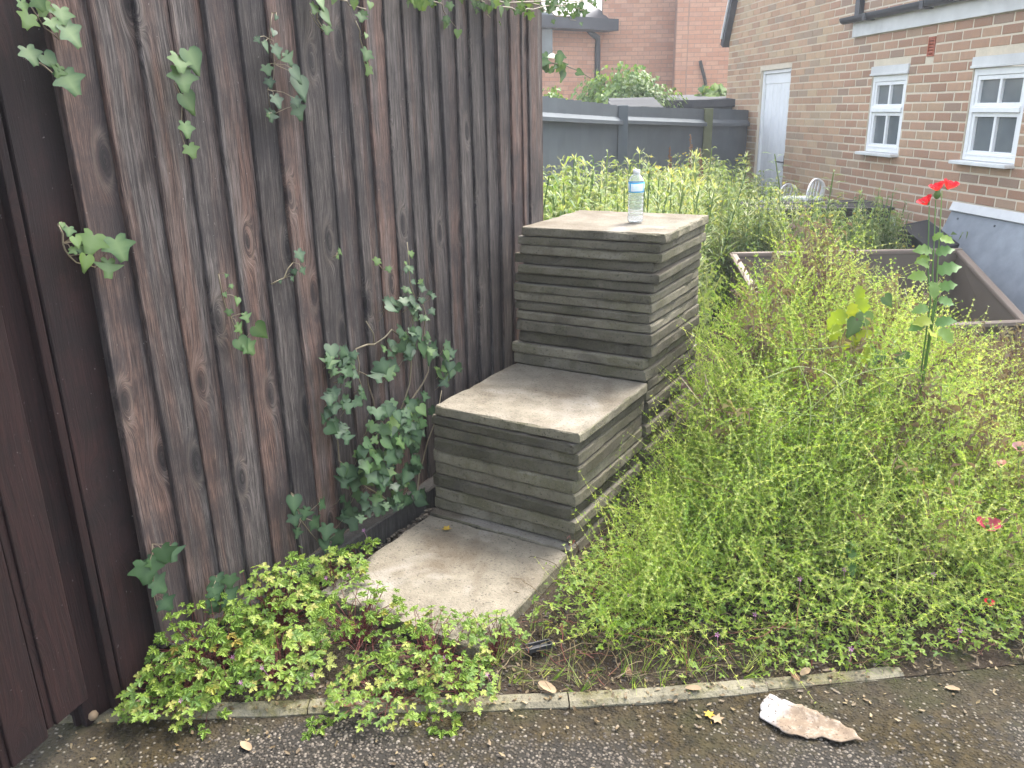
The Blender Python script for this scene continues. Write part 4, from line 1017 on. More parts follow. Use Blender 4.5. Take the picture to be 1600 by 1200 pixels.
def ivy_sprig(label, leaves, stem=None, mat='ivy', X=FX+.02, bias=(0, 0)):
    """leaves: (px, py, size px); placed on the fence face at their real size"""
    pts = [onx(px, py, X) for px, py, s in leaves]
    org = pts[0]; t = thing('ivy_sprig', label, 'ivy', tuple(map(float, org)), 'ivy climbing on the timber fence')
    st_ = [onx(px, py, X-.006) for px, py in (stem or [(l[0], l[1]) for l in leaves])]
    if len(st_) > 1:
        b = MB(); fine = [st_[0]]
        for a, c in zip(st_[:-1], st_[1:]):
            fine += [(a+c)/2+np.array([U(0, .008), U(-.006, .006), U(-.006, .006)]), c]
        b.tube(fine, [.0022*(1-.5*i/len(fine)) for i in range(len(fine))], 5); b.build('stem', M['vine'], t)
    pe = MB()
    for (px, py, s), p in zip(leaves, pts):
        D = (p-CAM)@CF; L = s*PXM*D*1.0
        tip = np.array([.25+U(-.1, .3), U(-.75, .75)+bias[0], -1.0+bias[1]]); nrm = np.array([1.0, U(-.55, .25), U(.1, .75)])
        q = p+np.array([U(.008, .03), 0, L*.40])
        j = min(st_, key=lambda a: np.linalg.norm(a-q)) if len(st_) > 1 else q
        if len(st_) > 1: pe.tube([j, (j+q)/2+np.array([.008, 0, .004]), q], .0009, 4, cap=False)
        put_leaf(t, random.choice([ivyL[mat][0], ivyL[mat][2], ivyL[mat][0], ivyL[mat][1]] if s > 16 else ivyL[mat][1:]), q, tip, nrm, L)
    if pe.v: pe.build('petioles', M['vine'], t)['kind'] = 'stuff'
    return t
ivy_sprig('bright hanging ivy sprig at the top left corner of the boards', [(40, 38, 32), (62, 18, 30), (88, 30, 34), (92, 62, 46), (70, 44, 26), (48, 10, 28), (30, 14, 24)], mat='ivy_pale')
ivy_sprig('ivy sprig below the top left corner with one long pointed leaf', [(40, 92, 36), (64, 100, 30), (84, 116, 26), (93, 136, 46)], mat='ivy_pale')
ivy_sprig('narrow hanging ivy trail of six leaves over the third weathered board', [(268, 104, 36), (284, 98, 40), (272, 130, 44), (284, 163, 36), (281, 206, 30), (288, 239, 26)], mat='ivy_pale')
ivy_sprig('bushy hanging ivy trail of small dark leaves high on the fence', [(420, 30, 10), (424, 54, 14), (392, 65, 14), (401, 75, 18), (426, 84, 26), (440, 96, 28), (412, 112, 20), (415, 132, 18), (447, 120, 28), (462, 140, 38), (424, 162, 26), (420, 184, 26), (457, 178, 32), (450, 162, 20), (408, 182, 11)], [(425, 20), (420, 60), (428, 100), (418, 140), (424, 180)])
ivy_sprig('two pale ivy shoots hanging from the fence top left of the brightest part', [(488, 5, 28), (495, 30, 26), (505, 50, 18), (484, 18, 20)], mat='ivy_pale')
ivy_sprig('thin ivy shoot with two lobed leaves hanging high in the glare', [(555, 32, 18), (562, 58, 10), (567, 90, 24), (574, 113, 22)], mat='ivy_pale')
ivy_sprig('fresh green ivy sprig growing out of the join between brown and weathered boards', [(92, 352, 10), (103, 363, 20), (110, 378, 20), (106, 394, 16), (121, 391, 24), (125, 410, 28), (141, 384, 42), (172, 392, 46), (162, 421, 38)], [(90, 350), (98, 380), (108, 400), (128, 412), (150, 418)], mat='ivy_pale')
ivy_sprig('bright upright ivy shoot with tiny tip leaves in mid fence', [(343, 430, 7), (351, 447, 9), (347, 461, 9), (361, 470, 15), (351, 488, 13), (377, 497, 20), (363, 515, 22), (391, 520, 30), (366, 540, 28), (375, 546, 28)], [(341, 428), (347, 460), (360, 495), (372, 540)], mat='ivy_pale')
ivy_sprig('small ivy twig with a dark leaf and three pale ones right of mid fence', [(457, 402, 24), (450, 425, 13), (464, 424, 16), (444, 436, 11), (428, 440, 8)], [(424, 444), (444, 434), (458, 410)])
ivy_sprig('single tiny pale ivy shoot above the leafy ivy', [(527, 395, 13), (520, 402, 8)], mat='ivy_pale')
ivy_sprig('pair of yellow-green ivy leaves just above the dense ivy', [(587, 410, 15), (597, 421, 12)], mat='ivy_pale')
ivy_sprig('large-leaved dark ivy at the foot of the brown boards', [(245, 866, 36), (224, 893, 46), (240, 880, 30), (238, 920, 38), (250, 945, 30), (228, 880, 22), (262, 862, 34)], [(238, 850), (236, 890), (240, 930), (250, 960)])
ivy_sprig('bluish ivy leaves half hidden behind the bright herb clump', [(335, 912, 34), (346, 936, 36), (325, 925, 30), (350, 905, 26), (330, 950, 28), (318, 940, 24)], [(335, 900), (340, 950)])
ivy_sprig('dark ivy cluster low on the fence left of the slab stack', [(452, 785, 30), (470, 800, 26), (448, 810, 24), (492, 790, 22), (505, 830, 30), (480, 820, 26), (462, 832, 22), (520, 845, 30), (545, 812, 42), (498, 850, 26)], [(455, 770), (468, 810), (500, 850)])
# the big climbing ivy beside the stacks
big = []
def blob(px, py, rx, ry, n, s0, s1):
    for _ in range(n):
        a = U(0, 6.28); r = math.sqrt(U(0, 1)); big.append((px+rx*r*math.cos(a), py+ry*r*math.sin(a), U(s0, s1)))
blob(635, 400, 9, 22, 5, 9, 15); blob(640, 440, 16, 22, 7, 10, 18); blob(655, 462, 26, 10, 5, 12, 22)
blob(620, 482, 34, 12, 9, 18, 32); blob(652, 492, 22, 14, 7, 16, 26); blob(640, 540, 48, 26, 26, 16, 32); blob(690, 552, 18, 10, 6, 18, 30)
blob(525, 563, 28, 20, 15, 18, 38); blob(530, 590, 20, 14, 6, 16, 28); blob(592, 585, 16, 10, 5, 26, 40); blob(695, 585, 22, 18, 10, 16, 28)
blob(535, 627, 28, 16, 8, 18, 36); blob(512, 655, 14, 10, 3, 22, 32); blob(523, 678, 24, 14, 6, 22, 36); blob(555, 610, 8, 6, 2, 12, 18)
blob(610, 660, 42, 38, 42, 16, 32); blob(650, 650, 28, 34, 16, 14, 26); blob(600, 720, 56, 36, 46, 18, 36); blob(560, 745, 36, 28, 20, 20, 38); blob(630, 770, 30, 26, 16, 16, 28); blob(590, 790, 40, 18, 14, 18, 32); blob(545, 795, 24, 24, 8, 20, 36)
t = thing('climbing_ivy', 'dense dark green ivy climbing the fence beside the lower slab stack', 'ivy', tuple(map(float, onx(610, 800, FX+.03))), 'ivy climbing on the timber fence')
for pl in ([(615, 815), (612, 760), (606, 700), (622, 650), (640, 600), (642, 540), (645, 490), (640, 440), (636, 378)], [(606, 700), (585, 640), (575, 600), (560, 580), (530, 560)], [(640, 540), (612, 515), (585, 538), (572, 502)], [(622, 650), (660, 600), (670, 560), (662, 520), (660, 470)], [(615, 790), (570, 760), (530, 720), (515, 660)], [(640, 800), (655, 740), (668, 690), (690, 610)], [(585, 538), (556, 545), (560, 590), (568, 625)]):
    b = MB(); pp = [onx(px, py, FX+U(.012, .022)) for px, py in pl]; fine = [pp[0]]
    for a, c in zip(pp[:-1], pp[1:]): fine += [(a+c)/2+np.array([U(0, .012), U(-.01, .01), U(-.008, .008)]), c]
    b.tube(fine, [.0038*(1-.6*i/len(fine)) for i in range(len(fine))], 6); b.build('stem', M['vine'], t)
for (px, py, s) in big:
    is_pale = random.random() < (.5 if s < 17 else .10)
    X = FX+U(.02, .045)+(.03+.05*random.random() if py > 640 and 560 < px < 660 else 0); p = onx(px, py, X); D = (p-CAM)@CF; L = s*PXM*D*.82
    put_leaf(t, ivyL['ivy_pale' if is_pale else 'ivy'][random.choice((0, 0, 2, 2, 3, 1))], p+np.array([.012, 0, L*.4]), (.3+U(-.1, .4), U(-1, 1), -1+U(0, .5)), (1.0, U(-.7, .3), U(.15, 1.0)), L)
b = MB()
for (px, py, s) in random.sample(big, 110):
    p = onx(px, py, FX+.03); q = p+np.array([-.02, U(-.02, .02), U(-.05, -.01)]); b.tube([p+np.array([.01, 0, .012]), (p+q)/2+np.array([.006, 0, 0]), q], .0010, 4, cap=False)
b.build('petioles', M['vine'], t)['kind'] = 'stuff'
# ivy tumbling over the top of the fence at its far end
t = thing('overhanging_ivy', 'pale ivy trails hanging over the far top corner of the timber fence', 'ivy', (-.74, .9, 1.86))
def trail(pts, n, s0, s1, mats=('ivy_pale',)):
    P_ = [np.asarray(p, float) for p in pts]; b = MB(); fine = []
    for i in range(len(P_)-1):
        for k in range(4): fine.append(P_[i]*(1-k/4)+P_[i+1]*k/4+np.array([U(-.006, .006)]*3))
    fine.append(P_[-1]); b.tube(fine, [.0035*(1-.65*i/len(fine)) for i in range(len(fine))], 5); b.build('stem', M['vine'], t)
    for i in range(n):
        q = fine[int(U(0, len(fine)-.01))]; put_leaf(t, random.choice(ivyL[random.choice(mats)]), q+np.array([U(-.03, .03), U(-.03, .03), U(-.015, .02)]), (U(-.5, .6), U(-.6, .6), -1), (U(.2, 1), U(-.8, .2), U(.3, 1)), U(s0, s1))
def tp(px, py, X): return onx(px, py, X)
trail([tp(690, -20, -.72), tp(760, 2, -.66), tp(810, 16, -.62), tp(860, 10, -.60), tp(905, 4, -.58), tp(945, 3, -.57)], 26, .022, .040)
trail([tp(790, -15, -.70), tp(820, 4, -.66), tp(845, 12, -.64), tp(870, 24, -.63), tp(900, 32, -.62)], 18, .018, .034)
trail([tp(730, -18, -.70), tp(790, 5, -.66), tp(850, 3, -.62), tp(900, 14, -.6), tp(912, 16, -.6)], 26, .022, .042)
trail([tp(850, -15, -.62), tp(880, 2, -.60), tp(920, -2, -.58), tp(960, -14, -.57)], 22, .024, .042)
trail([tp(600, -25, -.71), tp(640, -4, -.69), tp(690, 6, -.69), tp(712, 42, -.69)], 14, .022, .036)
trail([tp(500, -20, -.71), tp(540, 4, -.69), tp(572, 14, -.68)], 6, .018, .03)
trail([tp(745, -10, -.70), tp(758, 10, -.69), tp(766, 28, -.69)], 6, .02, .034)
for i in range(40):
    q = tp(U(640, 950), U(-28, 6), U(-.70, -.58)); put_leaf(t, random.choice(ivyL['ivy_pale']), q, (U(-.5, .6), U(-.6, .6), -1), (U(.2, 1), U(-.8, .2), U(.3, 1)), U(.025, .045))
# bramble twig behind the fence end
t2 = thing('bramble_twig', 'thin arching bramble twig poking out past the fence end', 'bramble', tuple(map(float, depth(845, 100, 5.2))))
b = MB(); pp = [depth(835, 92, 5.2), depth(858, 98, 5.2), depth(880, 101, 5.25), depth(902, 110, 5.3), depth(924, 123, 5.4)]; b.tube(pp, [.006, .005, .005, .004, .003], 6); b.build('stem', M['vine'], t2)
for i in range(22):
    k = U(0, 2.6); a = int(k); q = pp[a]*(1-k+a)+pp[a+1]*(k-a); put_leaf(t2, random.choice(ivyL['ivy_pale'][1:2]), q+np.array([U(-.05, .05), 0, U(-.05, .06)]), (U(-1, 1), U(-.4, .4), U(-1, .4)), (U(-.3, .6), -1, U(.1, .8)), U(.03, .075))

# ------------------------------------------------------------------ herb leaf (three deeply cut leaflets)
def herb_leaf_arrays(simple=False):
    half = [(0, .05), (.25, .28), (.11, .36), (.34, .55), (.13, .60), (.24, .80), (.085, .82), (0, 1.04)] if not simple else [(0, .05), (.30, .42), (.15, .5), (.22, .78), (0, 1.0)]
    V = [(0, 0, 0)]; Fc = []
    for ang, sc_, dz in ((0, .62, 0.0), (1.15, .50, .04), (-1.15, .50, .04), (2.05, .30, .02), (-2.05, .30, .02)):
        if simple and abs(ang) > 1.5: continue
        c, s_ = math.cos(ang), math.sin(ang); base = len(V)
        mid = [h[1] for h in half[1:-1]]
        def P(x, y): 
            X_ = x*sc_; Y_ = y*sc_; z = .35*abs(x)*sc_-.28*Y_*Y_+dz*y
            return (X_*c-Y_*s_, -(X_*s_+Y_*c)*1.0, z)
        V.append(P(0, half[0][1])); V.append(P(0, 1.0)); ms = []
        for y in mid: ms.append(len(V)); V.append(P(0, y*.96))
        for sg in (1, -1):
            ids = []
            for (x, y) in half[1:-1]: ids.append(len(V)); V.append(P(sg*x, y))
            ch = [base]+ms+[base+1]; ou = [base]+ids+[base+1]
            for i in range(len(ch)-1):
                q = [ch[i], ch[i+1], ou[i+1], ou[i]]; q = list(dict.fromkeys(q))
                if len(q) == 4: Fc += [(q[0], q[1], q[2]), (q[0], q[2], q[3])]
                elif len(q) == 3: Fc.append(tuple(q))
    return np.array(V, float), np.array(Fc), np.zeros(len(V))
HL = herb_leaf_arrays(); HLS = herb_leaf_arrays(True)
def herb_mesh():
    V, Fc, _ = HL; me = bpy.data.meshes.new('leaf'); me.from_pydata([tuple(v) for v in V], [], [tuple(map(int, f)) for f in Fc]); me.materials.append(M['herb'])
    me.polygons.foreach_set('use_smooth', [True]*len(me.polygons)); me.update(); return me
HMESH = herb_mesh()
def flower5(b, p, r, n=(0, -.4, 1)):
    n = np.asarray(n, float); n /= np.linalg.norm(n); u = np.cross(n, [1, 0, 0]); u /= np.linalg.norm(u); v = np.cross(n, u); c = len(b.v); V = [p]; Fc = []
    for i in range(5):
        a = 6.283*i/5
        for da, rr in ((-.3, .8), (0, 1.0), (.3, .8)): V.append(p+(u*math.cos(a+da)+v*math.sin(a+da))*r*rr+n*.002)
        Fc += [(0, 1+i*3, 2+i*3), (0, 2+i*3, 3+i*3)]
    b.add(V, Fc)
def herb_clump(label, roots, n, size, spread, nfl=4, stemmat='redstem', maxparts=300, name='herb_robert', cat='herb'):
    """roots: list of (x, y, radius, height); leaves spread over a low dome round each root"""
    r0 = roots[0]; t = thing(name, label, cat, (r0[0], r0[1], float(soil_z(r0[0], r0[1]))), 'herb robert growing round the slabs')
    tot = sum(r[2]*r[2] for r in roots); L = []; stems = MB()
    for (x, y, r, h) in roots:
        z0 = float(soil_z(x, y)) if kerb_k(x, y) > 0 else -.095
        for _ in range(int(n*r*r/tot)):
            a = U(0, 6.28); q = math.sqrt(U(0, 1)); px, py = x+r*q*math.cos(a), y+r*q*math.sin(a)
            pz = z0+h*(1-q*q*.75)*U(.35, 1.05)+.02
            if px < FX+.02: continue
            if -.62 < px < .01 and -.66 < py < -.03 and pz < .02: pz = U(.015, .06)
            p = np.array([px, py, pz]); out = np.array([math.cos(a)*(.5+q), math.sin(a)*(.5+q), U(-.5, .25)])
            L.append((p, out, np.array([math.cos(a)*q*.5+U(-.45, .45)+.15, math.sin(a)*q*.5+U(-.45, .45)-.35, 1.0]), U(*size)))
            if random.random() < .45:
                b0 = np.array([x+U(-.3, .3)*r, y+U(-.3, .3)*r, z0-.01]); mm = (b0+p)/2+np.array([0, 0, .25*h*U(0, 1)]); stems.tube([b0, mm, p], [.0014, .0011, .0008], 4, cap=False)
    for k, (p, out, nr, s) in enumerate(L[:maxparts]): put_leaf(t, HMESH, p, out, nr, s)
    if len(L) > maxparts:
        A = Acc(); org = np.array(wpos(t))
        for (p, out, nr, s) in L[maxparts:]:
            y = -out/np.linalg.norm(out); z = nr-y*np.dot(nr, y); z /= np.linalg.norm(z); x = np.cross(y, z); Rm = np.stack([x, y, z], 1)*s
            V, Fc, T = HL; A.add(V@Rm.T+p-org, Fc, np.full(len(V), random.random()))
        o = link('leaves', A.mesh('leaves', [M['herb_s']]), t); o['kind'] = 'stuff'
    if stems.v:
        sm = stems.build('stems', M['redstem'] if stemmat == 'redstem' else M['dead'], t); sm['kind'] = 'stuff'
    if nfl:
        for _ in range(nfl):
            p, out, nr, s = random.choice(L); b = MB(); q = p+np.array([U(-.01, .02), -.01, U(.015, .04)]); flower5(b, q, .0065, (.3, -.7, .8)); b.tube([p, q], .0007, 3, cap=False); b.build('flower', M['pflower'], t)
    return t
def pr(px, py, r, h, z=-.05): p = onz(px, py, z); return (float(p[0]), float(p[1]), r, h)
herb_clump('large bright green clump of cut-leaved herb at the foot of the fence on the left', [pr(320, 1045, .20, .22), pr(420, 985, .17, .20), pr(270, 1095, .13, .13), pr(470, 930, .10, .16), pr(400, 920, .10, .20), pr(440, 1050, .14, .12)], 1350, (.024, .046), 0, 6)
herb_clump('straggling cut-leaved herb growing over the front corner of the flat slab', [pr(560, 1000, .15, .14), pr(680, 1040, .15, .13), pr(775, 1020, .09, .11), pr(520, 930, .11, .15), pr(600, 1085, .15, .08), pr(720, 1085, .10, .06)], 800, (.020, .038), 0, 3)
herb_clump('young yellow-green herb sprig trailing over the kerb onto the tarmac on the left', [pr(330, 1135, .05, .04, -.08), pr(215, 1120, .07, .05, -.08), pr(690, 1130, .06, .04, -.08), pr(500, 1150, .04, .03, -.09)], 70, (.026, .042), 0, 0)
herb_clump('small cut-leaved herb at the right foot of the slab stacks', [pr(1020, 790, .07, .14), pr(960, 830, .06, .08), pr(940, 780, .03, .06)], 60, (.026, .04), 0, 1)
herb_clump('low herb with red stems beside the right edge of the flat slab', [pr(960, 880, .10, .10), pr(1010, 920, .12, .08), pr(910, 900, .06, .05)], 150, (.020, .034), 0, 2)
herb_clump('fresh herb sprigs along the fence foot behind the dense clump', [(-.60, -.55, .10, .16), (-.63, -.75, .09, .22), (-.64, -.40, .06, .10)], 110, (.028, .045), 0, 2)

# ------------------------------------------------------------------ templates for the dense growth
def sprig_template(seed, L=.26, wh=12, nl=6, ll=.0122, lw=.0019, bend=.5, tipflower=False):
    r = random.Random(seed); V = []; Fc = []; T = []
    P_ = []; p = np.zeros(3); d = np.array([0, 0, 1.0]); ax = r.uniform(0, 6.28)
    for i in range(wh+1):
        P_.append(p.copy()); d = d+np.array([math.cos(ax), math.sin(ax), -.15])*bend/wh*1.6+np.array([r.uniform(-.1, .1), r.uniform(-.1, .1), 0]); d /= np.linalg.norm(d); p = p+d*L/wh
    for i in range(wh):
        a, c = P_[i], P_[i+1]; t = c-a; u = np.cross(t, [.3, .5, .1]); u = u/np.linalg.norm(u)*.0010; v = np.cross(t/np.linalg.norm(t), u); k = len(V)
        V += [a+u, a-u*.5+v*.8, a-u*.5-v*.8, c]; Fc += [(k, k+1, k+3), (k+1, k+2, k+3)]; T += [.34]*4
        for j in range(nl):
            an = 6.283*j/nl+i*.5; di = u/np.linalg.norm(u)*math.cos(an)+v/np.linalg.norm(v)*math.sin(an)+t/np.linalg.norm(t)*r.uniform(.1, .7)
            di /= np.linalg.norm(di); l = ll*r.uniform(.6, 1.2)*(1-.45*i/wh); sd_ = np.cross(di, t); sd_ = sd_/(np.linalg.norm(sd_)+1e-9)*lw; k = len(V)
            V += [c+sd_, c+di*l, c-sd_]; Fc += [(k, k+1, k+2)]; T += [r.uniform(-.10, .16)+(.10 if i > wh*.72 else 0)]*3
    return np.array(V), np.array(Fc), np.array(T)
SPR = [sprig_template(s, L=.22+.06*(s % 3), wh=10+s % 3, nl=6, bend=.3+.35*(s % 4)) for s in range(6)]
def grass_template(seed, L=.3, n=7, seg=4, w=.0028):
    r = random.Random(seed); V = []; Fc = []; T = []
    for i in range(n):
        a = r.uniform(0, 6.28); lean = r.uniform(.1, .7); l = L*r.uniform(.5, 1.1); d = np.array([math.cos(a), math.sin(a), 0]); sd_ = np.array([-d[1], d[0], 0])*w*r.uniform(.6, 1.2); k = len(V); t_ = r.uniform(-.15, .2)
        b0 = np.array([r.uniform(-.02, .02), r.uniform(-.02, .02), 0])
        for s in range(seg+1):
            q = s/seg; p = b0+d*lean*l*q*q+np.array([0, 0, l*(q-.35*lean*q*q)]); wv = (1-q)**.7; V += [p+sd_*wv, p-sd_*wv]; T += [t_]*2
        for s in range(seg): o = k+s*2; Fc += [(o, o+1, o+3), (o, o+3, o+2)]
    return np.array(V), np.array(Fc), np.array(T)
GRT = [grass_template(s) for s in range(4)]
def brome_template(seed):
    r = random.Random(seed); V = []; Fc = []; T = []
    for i in range(4):
        a = r.uniform(0, 6.28); d = np.array([math.cos(a), math.sin(a), 0]); l = r.uniform(.28, .46); lean = r.uniform(.15, .45); b0 = np.array([r.uniform(-.03, .03), r.uniform(-.03, .03), 0]); pts = []
        for s in range(6): q = s/5; pts.append(b0+d*lean*l*q*q*q+np.array([0, 0, l*(q-.25*lean*q**3)]))
        sd_ = np.array([-d[1], d[0], 0])*.0010; k = len(V)
        for p in pts: V += [p+sd_, p-sd_]; T += [.25]*2
        for s in range(5): o = k+s*2; Fc += [(o, o+1, o+3), (o, o+3, o+2)]
        for j in range(9):      # drooping spikelets
            q = r.uniform(.72, 1.0); f = q*5; m_ = min(4, int(f)); p = pts[m_]*(1-f+m_)+pts[m_+1]*(f-m_)
            an = r.uniform(0, 6.28); st_ = p+np.array([math.cos(an)*.022, math.sin(an)*.022, r.uniform(-.012, .012)]); tp_ = st_+np.array([math.cos(an)*.008, math.sin(an)*.008, -r.uniform(.022, .042)])
            s2 = np.array([-math.sin(an), math.cos(an), 0])*.0022; mid_ = (st_+tp_)/2; k = len(V); tt = r.uniform(-.3, .1)
            V += [p, st_, mid_+s2, tp_, mid_-s2]; T += [tt]*5; Fc += [(k+1, k+2, k+3), (k+1, k+3, k+4), (k, k+1, k+2)]
    return np.array(V), np.array(Fc), np.array(T)
BRT = [brome_template(s) for s in range(4)]
def weed_template(seed, kind):
    """upright weed: 0 nettle-like with drooping paired leaves and tassels, 1 narrow-leaved, 2 feathery seed head"""
    r = random.Random(seed); V = []; Fc = []; T = []; H = 1.0
    pts = [np.array([.03*math.sin(q*3+seed), .03*math.cos(q*2+seed), q]) for q in np.linspace(0, 1, 8)]
    for a, c in zip(pts[:-1], pts[1:]):
        k = len(V); u = np.array([.004, 0, 0]); v = np.array([0, .004, 0]); V += [a+u, a-u*.5+v, a-u*.5-v, c+u*.7, c-u*.35+v*.7, c-u*.35-v*.7]; T += [0]*6
        Fc += [(k, k+1, k+4), (k, k+4, k+3), (k+1, k+2, k+5), (k+1, k+5, k+4), (k+2, k, k+3), (k+2, k+3, k+5)]
    nn = (18, 30, 14)[kind]
    for i in range(nn):
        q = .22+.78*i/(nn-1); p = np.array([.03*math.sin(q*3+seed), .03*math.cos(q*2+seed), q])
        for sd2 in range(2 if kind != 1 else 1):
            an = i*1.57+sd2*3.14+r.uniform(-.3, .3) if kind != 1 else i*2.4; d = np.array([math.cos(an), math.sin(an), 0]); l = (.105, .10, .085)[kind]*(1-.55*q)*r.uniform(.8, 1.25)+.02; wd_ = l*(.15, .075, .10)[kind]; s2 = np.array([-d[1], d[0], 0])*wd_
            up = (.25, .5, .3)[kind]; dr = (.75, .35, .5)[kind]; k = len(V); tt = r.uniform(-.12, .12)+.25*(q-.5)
            A_ = p+d*l*.12; B_ = p+d*l*.5+np.array([0, 0, l*up*.5]); C_ = p+d*l+np.array([0, 0, l*(up-dr)])
            V += [A_, B_+s2, B_-s2, C_, B_-np.array([0, 0, l*.05])]; T += [tt]*5; Fc += [(k, k+1, k+4), (k, k+4, k+2), (k+1, k+3, k+4), (k+4, k+3, k+2)]
        if kind == 0 and q > .5:
            for _ in range(4):
                an = r.uniform(0, 6.28); d = np.array([math.cos(an), math.sin(an), 0]); l = .055*(1.25-q)*2+.012; k = len(V); s2 = np.array([-d[1], d[0], 0])*.004
                V += [p, p+d*l*.6+s2, p+d*l+np.array([0, 0, -l*.5]), p+d*l*.6-s2]; T += [.4+r.uniform(-.1, .15)]*4; Fc += [(k, k+1, k+2), (k, k+2, k+3)]
        if kind == 2 and q > .45:
            for _ in range(6):
                an = r.uniform(0, 6.28); d = np.array([math.cos(an), math.sin(an), r.uniform(.2, 1.1)]); l = .13*(1.15-q)+.02; k = len(V); s2 = np.array([-d[1], d[0], 0])*.0035
                V += [p, p+d*l*.7+s2, p+d*l, p+d*l*.7-s2]; T += [.42+r.uniform(-.1, .2)]*4; Fc += [(k, k+1, k+2), (k, k+2, k+3)]
    return np.array(V), np.array(Fc), np.array(T)
WT = [[weed_template(10*k+s, k) for s in range(3)] for k in range(3)]
def tilt(n, amax):
    a = RNG.uniform(0, 6.28, n); t_ = RNG.uniform(0, 1, n)**.8*amax
    return rotz(a)@rotx(t_)@rotz(RNG.uniform(0, 6.28, n))
def ss(a, b_, x): t_ = np.clip((x-a)/(b_-a), 0, 1); return t_*t_*(3-2*t_)
def mound(x, y):
    k = kerb_k(x, y)
    xe = x-.10*(1-ss(-.1, .5, y))
    H = .64*ss(.10, .95, k)*ss(.14, .50, xe)+.06*ss(.02, .2, k)
    H = H*(1-.62*ss(.62, 1.25, x)*ss(.5, 1.2, y))*(1-.30*ss(.85, 1.4, x))*(1-.80*ss(1.35, 2.35, y-.25*x))
    H = H*(1+.16*vnoise(x, y, 5, 31)+.10*vnoise(x, y, 13, 32))
    H = H+.46*ss(.35, 1.0, y)*ss(.085, .17, x)*(1-ss(.28, .62, x))*(1-ss(1.7, 2.3, y))
    return np.maximum(H, .012)
rim2 = [tuple(p[:2]) for p in rim]
def in_mound(x, y):
    k = kerb_k(x, y); ok = (k > .03) & (x > .03) & ~((x < .075) & (y > -.05))
    ok &= ~((x < .10) & (y < .0) & (y > -.75) & (x < .03))
    return ok
# dense bedstraw mound
N = 17500; NQ = 46000; x = RNG.uniform(.03, 2.1, NQ); y = RNG.uniform(-.45, 2.75, NQ); k = kerb_k(x, y); H = mound(x, y)
wgt = ss(.10, .45, k)*.95+.06; bare = (x < .66) & (k < .22); wgt = np.where(bare, wgt*.25, wgt); wgt = wgt*np.maximum(ss(.05, .20, x-.10*(1-ss(-.1, .5, y))), 0)*(1+.35*(x < .5)*(y > .4)*(y < 2))/1.35*(1-.85*ss(1.9, 2.5, y-.2*x))
okm = in_mound(x, y) & (RNG.uniform(0, 1, NQ) < wgt) & (H > .02); x, y, H = x[okm][:N], y[okm][:N], H[okm][:N]; N = len(x)
z = soil_z(x, y)+H*RNG.uniform(0.05, .86, N)**.7
Rm = tilt(N, 1.25)*RNG.uniform(.7, 1.2, N)[:, None, None]
tt = np.clip(RNG.normal(.58, .18, N)+.22*vnoise(x, y, 4.5, 41)-.20*(x < .34)*(y > .1), 0, .8)
A = Acc(); grp = RNG.integers(0, len(SPR), N)
for g_ in range(len(SPR)):
    q = grp == g_; A.add(*instance(SPR[g_], Rm[q], np.stack([x[q], y[q], z[q]], -1), tt[q]))
o = link('bedstraw', A.mesh('bedstraw', [M['straw']])); tagp(o, 'dense mound of fine yellow-green bedstraw filling the bed right of the slab stacks', 'weeds', kind='stuff')
# low cut-leaved cover near the kerb and through the mound front
N = 8000; x = RNG.uniform(.05, 2.1, N*3); y = RNG.uniform(-.45, 1.6, N*3); k = kerb_k(x, y); H = mound(x, y)
wgt = ss(.0, .08, k)*(1-.75*ss(.55, 1.1, k)); bare = (x < .68) & (k < .22); wgt = np.where(bare, wgt*.22, wgt)
okm = in_mound(x, y) & (RNG.uniform(0, 1, N*3) < wgt); x, y, H = x[okm][:N], y[okm][:N], H[okm][:N]; N = len(x)
z = soil_z(x, y)+.01+(H+.03)*RNG.uniform(.1, 1.05, N)
V1 = tilt(N, .9)*RNG.uniform(.018, .036, N)[:, None, None]
A = Acc(); A.add(*instance(HLS, V1, np.stack([x, y, z], -1), np.clip(RNG.normal(.5, .22, N), 0, 1)))
o = link('ground_herbs', A.mesh('ground_herbs', [M['herb_s']])); tagp(o, 'low carpet of small cut-leaved herbs between the kerb and the bedstraw mound', 'weeds', kind='stuff')
# pink herb flowers
b = MB()
for (px, py) in ((1291, 796), (1295, 865), (1320, 890), (1459, 898), (1121, 992), (984, 930), (1500, 985), (1250, 905), (1405, 842), (1180, 960), (1330, 1194-180)):
    p = onz(px, py, .12 if py < 930 else .03); flower5(b, p, .008, (0, -.7, .7)); b.tube([p, p+np.array([0, .01, -.05])], .0007, 3, cap=False)
o = b.build('pink_flowers', M['pflower']); tagp(o, 'scattered tiny pink herb flowers among the weeds near the kerb', 'flowers', kind='stuff')
